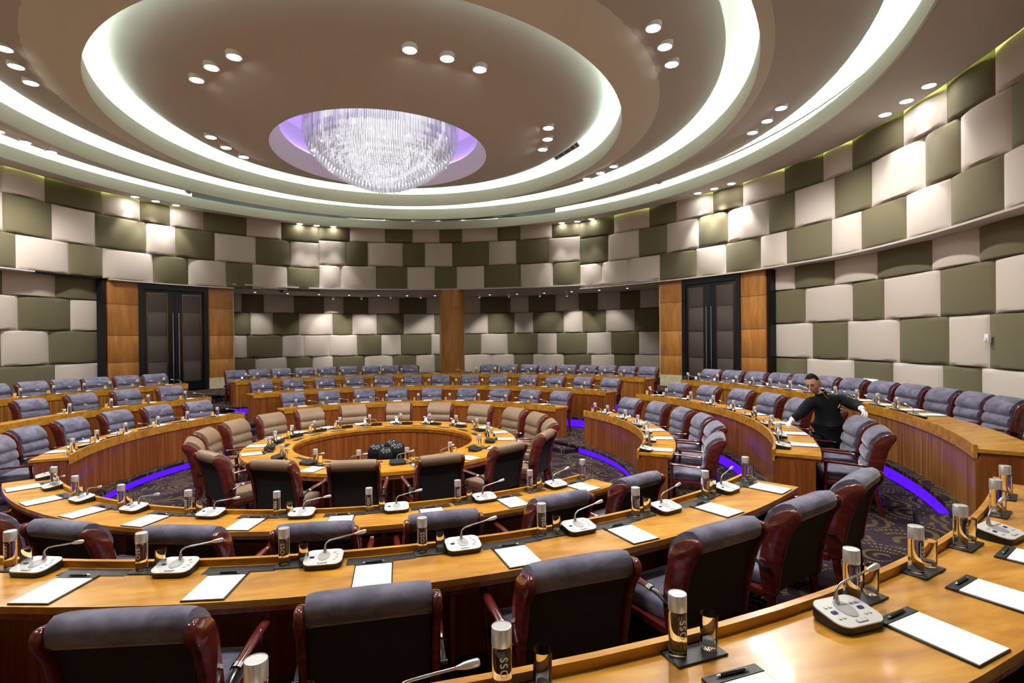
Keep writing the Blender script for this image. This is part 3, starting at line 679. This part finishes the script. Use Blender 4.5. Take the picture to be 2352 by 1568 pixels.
# ---- places: bearings of each thing, degrees
def at(r, a, z, dx=0.0, dy=0.0):
    """dx metres to the sitter's right, dy metres towards the axis."""
    R_ = r-dy; return P(R_, a-dx/R_*57.2958, z), face(a-dx/R_*57.2958)
def put(proto, r, a, z, label, group, skip=(), turn=0.0):
    p = P(r, a, z); return place(proto, p, face(a)+rad(turn), label, group, skip)
def hatch(row, a0, a1, dk):
    ri, ro = ROW[row]; t = DTOP[row]
    m = MB(); m.arc(ri+.05, ri+.15, t+.0002, t+.0025, a0, a1, 6); h = m.build('cable_hatch', 'dark_leather', dk, 30)
    w = a1-a0; m = MB(); m.arc(ri+.058, ri+.142, t+.0026, t+.004, a0+w*.06, a1-w*.5, 4); m.build('hatch_lid', 'black_plastic', h, 30)
def set_place(b, r, k, aP, aM, aB, aG, skip=(), dark=False, twin=False, tr=True, glassy=True):
    ri, ro = ROW[r] if r else (1.572, 2.375); t = (DTOP[r] if r else .75)+.0006
    wl = where(b, r, k) if r else ring_where(k)
    gp = f"in the {BL[b]}'s {RW[r]}" if r else 'on the ring table'
    rP = (ro-.02-.176) if r else 2.17
    rI = ri+.075 if r else 1.93
    if aP is not None:
        put(pad, rP, aP, t, f"white notepad in black folder, {wl}", f"notepads {gp}", turn=random.uniform(-1.5,1.5))
        p, f = at(rP, aP, t+.0126, .0, .151); 
        if r != 0 or b == 'T': place(pen, p, f+rad(random.uniform(-4,4)), f"black pen across notepad's top, {wl}", f"pens {gp}", ('pen_tip',) if skip else ())
    if aM is not None: put(mic_dark if dark else (mic_twin if twin else mic), rI+.03 if r else 1.93, aM, t, f"{'black' if dark else ('two-seat silver' if twin else 'silver-faced')} gooseneck microphone, {wl}", f"microphones {gp}", ('key','talk_key','display') if skip and not dark else ())
    if aB is not None:
        tz = t
        if tr:
            put(tray, rI, (aB+aG)/2, t, f"black leather coaster tray, {wl}", f"coaster trays {gp}"); tz = t+.0086
        put(bottle, rI, aB, tz, f"silver-capped water bottle, {wl}", f"water bottles {gp}", skip)
        put(tumbler, rI+.005, aG, tz, f"empty straight drinking glass, {wl}", f"drinking glasses {gp}")
FAR = ('lettering','key','talk_key','display')
# near block, measured place by place
f3p = [148.6,152.3,157.7,162.0,166.0,172.2,177.2,182.2]; f3b = [149.0,152.66,158.41,162.36,166.21,172.88,177.51,182.6]; f3m = {2:155.9,4:167.43,6:178.9}
for i in range(8):
    k = 7-i; set_place('F', 3, k, f3p[i], None, f3b[i], f3b[i]-.95)
    if i in f3m: put(mic_twin, 8.40, f3m[i]+(1.0 if i == 6 else 0), DTOP[3]+.0006, f"two-seat silver gooseneck microphone beside the {ORD[k]} place, near block's outer row", "microphones in the near block's outer row", turn=-8)
f2p = [149.0,156.9,165.2,172.95,180.7,188.2,196.0]; f2m = [152.12,160.0,167.78,175.59,183.43,191.23,199.02]; f2b = [None,154.92,162.78,170.37,177.96,185.6,193.22,200.92]
for i in range(8):
    k = 7-i; nb = f2b[i] if f2b[i] else 147.9
    set_place('F', 2, k, f2p[i] if i < 7 else None, f2m[i] if i < 7 else None, nb, nb-1.05)
    if i < 7: hatch(2, f2p[i]-2.3, f2p[i]+1.5, DK[('F',2)])
f1p = [154.0,165.1,174.9,184.9,194.8,206.5,216.2,226.5,236.3]; f1m = [156.6,167.8,178.8,189.6,200.4,211.3,221.8,232.9,244.3-3]; f1b = [150.9,160.84,171.23,182.0,192.6,203.6,214.0,224.6,233.6]
for i in range(9):
    k = 8-i; set_place('F', 1, k, f1p[i], f1m[i], f1b[i], f1b[i]-1.5)
    hatch(1, f1p[i]-2.6, f1p[i]+2.2, DK[('F',1)])
# other blocks: same habit at every seat
for (b, r), lst in SEATS.items():
    if b == 'F': continue
    ri = ROW[r][0]+.08; d = 57.2958/ri
    lim = [x for x in DESKS if x[0] == b and x[1] == r][0]
    for i, (a, _) in enumerate(lst):
        near = b == 'R' and r < 3 and a > 90
        am = min(a+.30*d, lim[3]-.16*d); ab = a-.24*d; ag = a-.345*d
        if ag < lim[2]+.05*d: ab = a+.02*d; ag = a-.085*d
        set_place(b, r, i, a+random.uniform(-.05,.05)*d, am, ab, ag, () if near else FAR, tr=(b == 'R'))
        hatch(r, a-.13*d, a+.16*d, DK[(b,r)]) if b == 'R' and r < 3 else None
for i, a in enumerate(RING): set_place('T', 0, i, a, a+8.2, a+4.0, a+1.3, FAR, dark=True)
# two microphones that stand where the column leaves no seats
for k, a in enumerate((9.6,18.2)): put(mic, 8.34, a, DTOP[3]+.0006, ('silver-faced gooseneck microphone with no seat, just left of the column','silver-faced gooseneck microphone with no seat, just right of the column')[k], "microphones in the far block's outer row", ('key','talk_key','display'))
# ---------------------------------------------------------------- ceiling fixtures
def disc_z(prof, r):
    for (r0, z0), (r1, z1) in zip(prof, prof[1:]):
        if r0 <= r <= r1 and r1 > r0: return z0+(z1-z0)*(r-r0)/(r1-r0)
    return prof[0][1]
def lamp(x, y, z, e, size=rad(75), blend=.5, col=(1,.93,.84), aim=(0,0,-1), rad_=.05):
    d = bpy.data.lights.new('spot', 'SPOT'); d.energy = e; d.spot_size = size; d.spot_blend = blend; d.color = col; d.shadow_soft_size = rad_
    o = bpy.data.objects.new('lamp_beam', d); C.objects.link(o); o.location = (x,y,z)
    o.rotation_euler = Vector(aim).to_track_quat('-Z','Y').to_euler(); return o
m = MB(); m.lathe([(.125,.07),(.125,-.008),(.106,-.010),(.102,.0)], 24, caps=False); dl = m.build('downlight', 'white_plastic', None, 40); tag(dl, 'downlight', 'ceiling light')
m = MB(); m.lathe([(.103,.001),(.103,-.004)], 24); m.build('lamp_face', 'lamp_disc', dl, 0)
GR = {'d': ("innermost ceiling ring", disc, 3.9), 'b': ("second ceiling ring", ringb, 6.5), 'c': ("third ceiling ring", ringc, 8.93), 'o': ("outermost ceiling", None, 11.15)}
SETS = [('d',164,'ahead of the chandelier on its near side'),('d',227.1,'near left of the chandelier'),('d',288,'left of the chandelier'),('d',102,'right of the chandelier'),
        ('b',134.4,'upper right'),('b',255,'far upper left'),('b',75,'middle right'),('b',188,'near side'),
        ('c',104.4,'right'),('c',286,'left'),('c',160,'near right'),('c',215,'near left'),
        ('o',110.5,'right'),('o',76,'right of the second door'),('o',44,'far right corner'),('o',346,'far left corner'),('o',316,'above the left door'),('o',282,'left'),]
OE = {76: 120, 44: 110, 346: 120, 110.5: 28, 316: 60}
ES = {'d': 115, 'b': 60, 'c': 60, 'o': 150}
for key, a0, wd in SETS:
    nm, prof, r = GR[key]; step = {'d':9.4,'b':5.5,'c':4.2,'o':3.4}[key]
    for k in (-1, 0, 1):
        a = a0+k*step; x, y = E_(r, a)
        if key == 'o': wa = a; x, y = W(wa, -.25 if a0 in (44, 346) else -.43)
        z = disc_z(prof, r) if prof else 7.125
        ordn = ('first','middle','last')[k+1]
        z -= {'d':.034,'b':.034,'c':.034,'o':0}[key]
        place(dl, (x,y,z), 0, f"recessed downlight, {ordn} of three {wd}, {nm}", 'downlights in threes')
        if key == 'o':
            dv = Vector((-(x-p_[0]), -(y-p_[1]), 0)).normalized() if False else Vector((sin(rad(wa)), cos(rad(wa)), 0))
            if a0 in (44, 346): x, y = W(wa, -.52)
            lamp(x, y, z-.03, OE.get(a0, 40), rad(66), .6, (1,.95,.88), (dv.x*(-.15 if a0 in (44,346) else .10), dv.y*(-.15 if a0 in (44,346) else .10), -1), .06)
        elif key == 'd':
            if k == 0: lamp(x, y, z-.02, 330, rad(105), .6, (1,.94,.86), (0,0,-1), .12)
        elif key == 'b':
            if k == 0: lamp(x, y, z-.02, 260, rad(140), .6, (1,.94,.86), (0,0,-1), .12)
        else: lamp(x, y, z-.02, 150, rad(150), .5, (1,.94,.87), (0,0,-1), .08)
# fixtures of the alcove
m = MB(); m.lathe([(.035,-.001),(.035,-.03),(.012,-.032),(.012,-.08)], 12, caps=False); ts = m.build('spotlight', 'white_plastic', None, 40); tag(ts, 'spot', 'spotlight')
m = MB(); m.tube([(0,.0,-.08),(0,.03,-.13),(0,.055,-.19),(0,.06,-.205)], [.03,.055,.058,.045], 12); m.build('lamp_body', 'white_plastic', ts, 50)
m = MB(); m.lathe([(.04,0),(.0,.001)], 12); q = m.build('lamp_lens', 'small_lamp', ts, 0); q.location = (0,.0605,-.2065); q.rotation_euler = (pi+.35,0,0)
for k, (x, y) in enumerate(((-2.2,15.0),(-.98,14.73),(.28,14.12),(1.56,13.74),(4.08,13.2),(5.31,12.83),(6.61,12.45),(7.73,12.09))):
    a = math.degrees(math.atan2(x-AC[0], y-AC[1])); place(ts, (x,y,4.645), -rad(a), f"small white spotlight under the alcove ceiling, {ORD[k] if k < 4 else ORD[k-4]} {'left' if k < 4 else 'right'} of the column", 'white spotlights in the alcove')
    if k in (0, 1, 3, 4, 7): lamp(x+.06*sin(rad(a)), y+.06*cos(rad(a)), 4.42, 55, rad(70), .5, (1,.93,.85), (sin(rad(a))*.75, cos(rad(a))*.75, -1), .04)
m = MB(); m.lathe([(.06,.002),(.06,-.004),(.045,-.005)], 16); sd = m.build('small_downlight', 'white_plastic', None, 40); tag(sd, 'd', 'ceiling light')
m = MB(); m.lathe([(.04,-.0055),(.0,-.006)], 16); m.build('lamp_face', 'small_lamp', sd, 0)
k = 0
for i in range(14):
    a = -24+i*5.9; x, y = A(a, -1.2-.5*(i % 2)*0)
    place(sd, (x,y,4.645), 0, f"tiny recessed downlight in the alcove ceiling, {ORD[i]} from the left", 'tiny alcove downlights')
    if i % 2 == 0: lamp(x, y, 4.62, 40, rad(90), .5, (1,.93,.85), (sin(rad(a))*.25, cos(rad(a))*.25, -1), .05)
# vents, smoke detectors, dome cameras
def vent(x, y, z, rz, tilt, label):
    rt = empty('ceiling_vent', (x,y,z), rz); rt.rotation_euler = (tilt,0,rz); tag(rt, label, 'vent')
    m = MB(); m.box((0,0,0),(1.15,.20,.012)); m.build('backing', 'dark_void', rt)
    m = MB(); 
    for yy in (-.105,.105): m.box((0,yy,-.004),(1.2,.016,.02))
    for xx in (-.59,-.42,-.12,.2,.42,.59): m.box((xx,0,-.004),(.02,.21,.02))
    m.build('vent_frame', 'white_plastic', rt)
    m = MB()
    for i in range(30): m.box((-.56+i*.0386,0,-.004),(.012,.2,.014))
    m.build('louvre', 'grey_mesh', rt)
for a, lb in ((77,'white louvred air vent in the bright cove right of the chandelier'),(331,'white louvred air vent in the bright cove left of the chandelier')):
    p = E_(5.20, a); q0 = E_(5.20, a-2); q1 = E_(5.20, a+2); rz = math.atan2(q1[1]-q0[1], q1[0]-q0[0])
    vent(p[0]*.985, EY+(p[1]-EY)*.985, 7.55, rz, rad(-46), lb)
for k, (x, y) in enumerate(((-5.84,8.4),(2.11,10.59),(8.04,4.53))):
    m = MB(); m.lathe([(.11,.16),(.11,.11),(.08,.05),(.03,.02),(0,.02)], 20, (x,y,7.16)); tag(m.build('smoke_detector', 'plaster'), ('round smoke detector on the ceiling ring, far left','round smoke detector on the ceiling ring above the column','round smoke detector on the ceiling ring, right')[k], 'smoke detector')
for k, (x, y) in enumerate(((-4.0,12.95),(8.9,9.45))):
    m = MB(); m.lathe([(.10,.0),(.10,-.03),(.08,-.06),(.05,-.09),(0,-.10)], 20, (x,y,4.645)); tag(m.build('dome_camera', 'gloss_black'), f"black dome camera under the alcove ceiling, {('left','right')[k]} end", 'security camera')
# sensor and exit sign on the right wall
def on_wall(a, off, z):
    p = W(a, off); o = empty('tmp', (p[0],p[1],z), -rad(a)); return o
o = on_wall(115.44, LO-.12, 2.52); o.name = 'wall_sensor'; tag(o, 'small white wall sensor on a dark panel of the right wall', 'sensor')
m = MB(); m.box((0,0,0),(.11,.05,.15),.012); m.build('housing', 'white_plastic', o); m = MB(); m.box((0,-.035,-.02),(.06,.03,.06),.01); m.build('sensor_head', 'white_paint', o)
o = on_wall(99.22, LO-.115, 1.47); o.name = 'exit_sign'; tag(o, 'small lit green and white exit sign low on the right wall', 'sign')
m = MB(); m.box((0,0,0),(.42,.03,.20),.006); m.build('sign_face', 'exit_white', o)
m = MB(); m.box((.03,-.017,-.005),(.30,.006,.12)); m.build('green_field', 'exit_green', o)
m = MB()
for (x, z, w, h) in ((-.07,.02,.05,.012),(-.07,-.02,.05,.012),(-.092,0,.01,.05),(-.048,0,.01,.05),(.0,.0,.035,.014),(.03,.015,.014,.04),(.03,-.025,.03,.012),(.09,.0,.05,.012),(.115,0,.012,.05),(.09,-.03,.03,.012)): m.box((x,-.022,z),(w,.004,h))
m.build('pictogram', 'exit_white', o)
# chandelier
ch = empty('chandelier', (0,EY,7.0)); tag(ch, 'huge bowl-shaped crystal chandelier hanging in the lavender ceiling recess', 'chandelier')
m = MB(); m.lathe([(1.70,.60),(1.70,.56),(.0,.56)], 48); m.build('mounting_plate', 'steel', ch)
def depth(r):
    tb = [(0,-1.12),(.25,-1.10),(.7,-.95),(1.0,-.80),(1.22,-.65),(1.40,-.50),(1.55,-.32),(1.64,-.1),(1.67,.08)]
    for (r0, z0), (r1, z1) in zip(tb, tb[1:]):
        if r <= r1: return z0+(z1-z0)*(r-r0)/(r1-r0)
    return .08
m = MB()
for ring in range(26):
    r = 1.665*((ring+.4)/25.4)**.8; n = max(5, int(2*pi*r/.034))
    for i in range(n):
        a = 2*pi*(i+.5*(ring % 2))/n; x, y = r*cos(a), r*sin(a); zb = depth(r)+random.uniform(-.02,.02); w = random.uniform(.0055,.0085)
        top = .55 if ring > 20 else zb+.42; k = 3; tw = random.uniform(0, 2)
        vs = [(x+w*cos(tw+2*pi*j/3), y+w*sin(tw+2*pi*j/3), z) for z in (top, zb+.03) for j in range(3)]+[(x, y, zb)]
        m.add(vs, [(0,1,4,3),(1,2,5,4),(2,0,3,5),(3,4,6),(4,5,6),(5,3,6)])
o = m.build('crystal_strands', 'crystal', ch, 0); o['kind'] = 'stuff'
m = MB(); m.lathe([(1.55,.5),(1.54,.12),(1.42,-.26),(1.15,-.56),(.85,-.74),(.5,-.90),(.2,-.98),(0,-1.0)], 48, caps=False); m.build('added_glow_bowl', 'bowl_glow', ch, 60)  # added unseen bowl whose glow lights the strands from inside
for i in range(40):
    t = random.uniform(0, 2*pi); r = 1.67*math.sqrt(random.uniform(.15,1)); z = depth(min(r,1.6))*random.uniform(.75,.97)
    b = bmesh.new(); bmesh.ops.create_icosphere(b, subdivisions=1, radius=.013); m = MB(); m.bm(b, Matrix.Translation((r*1.01*cos(t), r*1.01*sin(t), z-.02))); m.build('bulb', 'bulb', ch, 60)
# ---------------------------------------------------------------- the attendant
def skin_mesh(name, nodes, edges, root=0, sub=2):
    """Grow a smooth body from joints: nodes = [(x,y,z,r or (rx,ry))]."""
    me = bpy.data.meshes.new(name); me.from_pydata([n[:3] for n in nodes], edges, [])
    o = bpy.data.objects.new('tmp_skin', me); C.objects.link(o)
    sk = o.modifiers.new('s', 'SKIN'); sk.use_smooth_shade = True; sk.branch_smoothing = .6
    if not me.skin_vertices: me.attributes  # layer is made by the modifier
    for i, n in enumerate(nodes):
        v = me.skin_vertices[0].data[i]; r = n[3]; v.radius = r if isinstance(r, tuple) else (r, r); v.use_root = (i == root)
    sb = o.modifiers.new('d', 'SUBSURF'); sb.levels = sub; sb.render_levels = sub
    dg = bpy.context.evaluated_depsgraph_get(); out = bpy.data.meshes.new_from_object(o.evaluated_get(dg))
    bpy.data.objects.remove(o); bpy.data.meshes.remove(me); out.name = name; out.materials.clear(); return out
def fill(m, me): m.add([v.co.copy() for v in me.vertices], [tuple(p.vertices) for p in me.polygons])
wR, wL = Vector((5.945,-3.175,1.335)), Vector((6.565,-3.80,1.545))
T = [(6.50,-3.30,1.08,(.175,.16)),(6.49,-3.30,1.26,(.172,.155)),(6.455,-3.29,1.47,(.185,.16)),(6.42,-3.285,1.61,(.135,.12)),(6.375,-3.275,1.70,.062),
     (6.225,-3.245,1.615,.088),(6.085,-3.21,1.435,.068),(wR.x,wR.y,wR.z,.042),
     (6.635,-3.345,1.64,.088),(6.70,-3.59,1.56,.066),(wL.x,wL.y,wL.z,.042)]
TE = [(0,1),(1,2),(2,3),(3,4),(3,5),(5,6),(6,7),(3,8),(8,9),(9,10)]
LEG = [(6.40,-3.28,1.02,.105),(6.405,-3.30,.76,.075),(6.41,-3.28,.50,.05),(6.33,-3.33,.475,.04),(6.60,-3.33,1.02,.105),(6.61,-3.34,.76,.075),(6.62,-3.31,.50,.05),(6.54,-3.37,.475,.04)]
def grow(nd, k, d=0.0): return [(x,y,z,(tuple(q*k+d for q in r) if isinstance(r, tuple) else r*k+d)) for x,y,z,r in nd]
nodes = grow(T, .86)+[(6.32,-3.262,1.765,.055)]+grow(LEG, .82)
o_ = len(T)+1
edges = TE+[(4,len(T)),(0,o_),(o_,o_+1),(o_+1,o_+2),(o_+2,o_+3),(0,o_+4),(o_+4,o_+5),(o_+5,o_+6),(o_+6,o_+7)]
m = MB(); fill(m, skin_mesh('body', nodes, edges))
# head: local x = his left, y = where he looks, z = crown
hf = Vector((-.80,-.42,-.36)).normalized(); hu = (Vector((-.28,.02,1))-hf*Vector((-.28,.02,1)).dot(hf)).normalized(); hx = hf.cross(hu).normalized()
HC_ = Vector((6.245,-3.255,1.875)); HM = Matrix(((hx.x,hf.x,hu.x,HC_.x),(hx.y,hf.y,hu.y,HC_.y),(hx.z,hf.z,hu.z,HC_.z),(0,0,0,1)))
def head_shape(k=1.0):
    b = bmesh.new(); bmesh.ops.create_uvsphere(b, u_segments=32, v_segments=24, radius=1)
    for v in b.verts:
        x, y, z = v.co; lo = max(0, -z); w = 1-.34*lo**1.4
        X = x*.092*w*(1-.06*max(0,y)); Y = y*.112*(1-.10*lo)+(.016*lo if y > -.2 else 0)+(.012 if z > .1 and y < 0 else 0)*(-y); Z = z*.142
        if y > .3:
            fx = abs(x)
            Y += .006*math.exp(-((z-.22)/.10)**2)*(1 if fx < .55 else .4)                  # brow
            Y -= .010*math.exp(-((z-.04)/.09)**2)*math.exp(-((fx-.36)/.20)**2)             # eye sockets
            Y += .007*math.exp(-((z+.42)/.14)**2)*math.exp(-(fx/.35)**2)                    # lips
            Y += .010*math.exp(-((z+.80)/.16)**2)*math.exp(-(fx/.4)**2)                     # chin
            Y += .004*math.exp(-((z+.18)/.14)**2)*math.exp(-((fx-.55)/.18)**2)              # cheek bones
        v.co = (X*k, Y*k, Z*k)
    return b
m.bm(head_shape(), HM)
m.tube([HM @ Vector(p) for p in ((0,.112,.028),(0,.126,.0),(0,.139,-.026),(0,.134,-.040),(0,.112,-.044))], [.007,.010,.016,.014,.006], 10)
for s in (-1, 1):
    m.tube([HM @ Vector(p) for p in ((s*.092,-.012,.03),(s*.102,-.020,.026),(s*.104,-.022,.0),(s*.098,-.012,-.03),(s*.088,-.004,-.038))], [.006,.013,.014,.011,.005], 8)
for s_, w_ in ((1, wR),(1, wL)): pass
person = m.build('person', 'skin', None, 70)
tag(person, 'person in dark high-collared uniform and white gloves, leaning over desk, one hand on chair', 'person')
m = MB()
for s in (-1, 1):
    b = bmesh.new(); bmesh.ops.create_uvsphere(b, u_segments=12, v_segments=8, radius=1)
    for v in b.verts: v.co = (s*.034+v.co.x*.017, .098+v.co.y*.008, .003+v.co.z*.0055)
    m.bm(b, HM); m.tube([HM @ Vector((s*(.014+.009*i), .113-.0035*i-.004*(i == 3), .026+.006*math.sin(i*.9))) for i in range(5)], [.003,.0042,.0042,.0036,.002], 6)
m.build('eyes_and_brows', 'hair', person, 60)
m = MB(); m.tube([HM @ Vector((x, .117-abs(x)*.28, -.064-abs(x)*.06)) for x in (-.027,-.015,0,.015,.027)], [.002,.0052,.006,.0052,.002], 8); m.build('mouth', 'lip_skin', person, 60)
b = head_shape(1.075)
kill = [v for v in b.verts if (v.co.z < .045 and v.co.y > -.02) or v.co.z < -.045-.0*v.co.y or (v.co.y > .055 and v.co.z < .095)]
bmesh.ops.delete(b, geom=kill, context='VERTS')
for v in b.verts: v.co.z += .008*max(0, v.co.z/.14); v.co.y -= .003
m = MB(); m.bm(b, HM); m.build('hair', 'hair', person, 70)
# uniform
JT = [list(n) for n in grow(T, 1.06, .012)]; J = [tuple(n) for n in JT]
J[4] = (6.385,-3.277,1.70,.068); J.append((6.505,-3.30,.97,(.215,.19)))
m = MB(); fill(m, skin_mesh('jacket', J, TE+[(0,len(T))])); jacket = m.build('jacket', 'uniform', person, 70)
tr = grow(LEG, 1.08, .004); m = MB(); fill(m, skin_mesh('trousers', [(6.50,-3.30,1.08,.15)]+tr[0:3]+tr[4:7], [(0,1),(1,2),(2,3),(0,4),(4,5),(5,6)])); m.build('trousers', 'uniform', person, 70)
for i in (2, 6):
    a, t_ = Vector(LEG[i][:3]), Vector(LEG[i+1][:3]); d = (t_-a); d.z = 0; d.normalize()
    m = MB(); m.tube([Vector((a.x,a.y,.475))-d*.05,Vector((a.x,a.y,.48)),Vector((a.x,a.y,.473))+d*.10,Vector((a.x,a.y,.462))+d*.17,Vector((a.x,a.y,.455))+d*.20], [.03,.044,.042,.032,.015], 10, True, .85); m.build('shoe', 'gloss_black', person, 60)
# collar edge, placket piping and badge
nb = Vector((6.355,-3.272,1.742)); up = Vector((-.42,.08,.90)).normalized(); sx = Vector((.95,-.22,.46)).normalized(); sy = up.cross(sx).normalized(); sx = sy.cross(up).normalized()
m = MB(); m.tube([nb+sx*.079*cos(t)+sy*.075*sin(t)+up*(.010) for t in [2*pi*i/24 for i in range(25)]], .0065, 6, False); m.tube([nb+sy*-.075+up*.01, nb+sy*-.095-up*.05, nb+sy*-.125-up*.10+sx*.01], .005, 6); m.build('collar_piping', 'gold', jacket, 60)
m = MB(); m.lathe([(.083,-.05),(.080,-.01),(.078,.012),(.070,.012),(.070,-.05)], 24)
for i, v in enumerate(m.v): v = Vector(v); m.v[i] = tuple(nb+sx*v.x+sy*v.y+up*v.z)
m.build('collar', 'uniform', jacket, 60)
bp = Vector((6.515,-3.462,1.555)); m = MB()
for p in (((-.02,0,-.03),(.0,0,.0),(.012,0,.032)),((.0,0,.0),(.03,0,-.008)),((-.03,0,-.012),(-.004,0,-.004)),((.012,0,.03),(.026,0,.02))): m.tube([bp+Vector(q) for q in p], .0065, 6)
m.build('badge', 'gold', jacket, 60)
def hand(wrist, aim, down, curl, side, nm):
    """Gloved hand: palm, four unequal fingers and a thumb from the side of the palm."""
    aim = aim.normalized(); nrm = (down-aim*down.dot(aim)).normalized(); lat = aim.cross(nrm).normalized()*side; m = MB()
    pl = skin_mesh('palm', [(0,0,0,.030),(0,.045,0,(.036,.018)),(0,.085,0,(.042,.017))], [(0,1),(1,2)], 0, 2)
    mt = Matrix(((lat.x,aim.x,nrm.x,wrist.x),(lat.y,aim.y,nrm.y,wrist.y),(lat.z,aim.z,nrm.z,wrist.z),(0,0,0,1)))
    m.add([mt @ v.co for v in pl.vertices], [tuple(p.vertices) for p in pl.polygons])
    for i, (x, ln) in enumerate(((-.033,.078),(-.011,.090),(.011,.084),(.032,.066))):
        c = curl[i]; p = Vector((x,.088,0)); pts = [p-Vector((0,.025,0)), p]; ang = .15
        for sgl in (.45,.32,.25): ang += c; p = p+Vector((x*.05, cos(ang)*ln*sgl, sin(ang)*ln*sgl)); pts.append(p)
        m.tube([mt @ q for q in pts], [.0105,.0115,.0105,.0095,.007], 8)
    m.tube([mt @ Vector(q) for q in ((-.022,.025,.004),(-.050,.050,.014),(-.058,.078,.026),(-.046,.102,.036))], [.013,.0125,.0115,.008], 8)
    m.tube([wrist-aim*.035, wrist, wrist+aim*.02], [.043,.040,.034], 12); return m.build(nm, 'glove', person, 70)
hand(wR, Vector((-.72,-.12,-.42)), Vector((-.3,-.2,-.9)), (.55,.5,.55,.65), 1, 'right_glove')
hand(wL, Vector((-.35,-.80,-.38)), Vector((-.4,-.1,-.9)), (.35,.30,.33,.42), -1, 'left_glove')
# the little card he straightens
def drop(o):
    for c_ in list(o.children): drop(c_)
    bpy.data.objects.remove(o)
for o in (mic_dark, mic_twin, mic, pad, pen, tray, bottle, tumbler, blue_chair, ring_chair, dl, sd, ts):
    if tuple(o.location) == (0,0,0): drop(o)          # models that never left the origin
w = bpy.data.worlds.new('world'); S.world = w; w.use_nodes = True; w.node_tree.nodes['Background'].inputs[0].default_value = (.02,.02,.025,1); w.node_tree.nodes['Background'].inputs[1].default_value = .2
# ---------------------------------------------------------------- camera
f, th, pit, ro = 1226.6, rad(-13.4246), -.0044, -.0096
def ray(x, y, c):
    x, y = x*cos(ro)-y*sin(ro), x*sin(ro)+y*cos(ro)
    Y = c*cos(pit)-y*sin(pit); Z = c*sin(pit)+y*cos(pit)
    return Vector((x*cos(th)-Y*sin(th), x*sin(th)+Y*cos(th), Z))
rx, uy, fw = ray(1,0,0), ray(0,1,0), ray(0,0,1)
cam = bpy.data.cameras.new('camera'); co = bpy.data.objects.new('camera', cam); C.objects.link(co)
co.matrix_world = Matrix(((rx.x,uy.x,-fw.x,0),(rx.y,uy.y,-fw.y,-10.0),(rx.z,uy.z,-fw.z,2.584),(0,0,0,1)))
cam.sensor_width = 36.0; cam.lens = 36.0*f/2352; cam.clip_start = .05; cam.clip_end = 200
S.camera = co
S.view_settings.view_transform = 'Standard'; S.view_settings.look = 'None'; S.view_settings.gamma = 1.0; S.view_settings.use_curve_mapping = False
S.view_settings.exposure = 1.45
cy = S.cycles
cy.max_bounces = 12; cy.diffuse_bounces = 4; cy.glossy_bounces = 4; cy.transmission_bounces = 12; cy.transparent_max_bounces = 8
cy.caustics_reflective = False; cy.caustics_refractive = False; cy.sample_clamp_indirect = 4.0
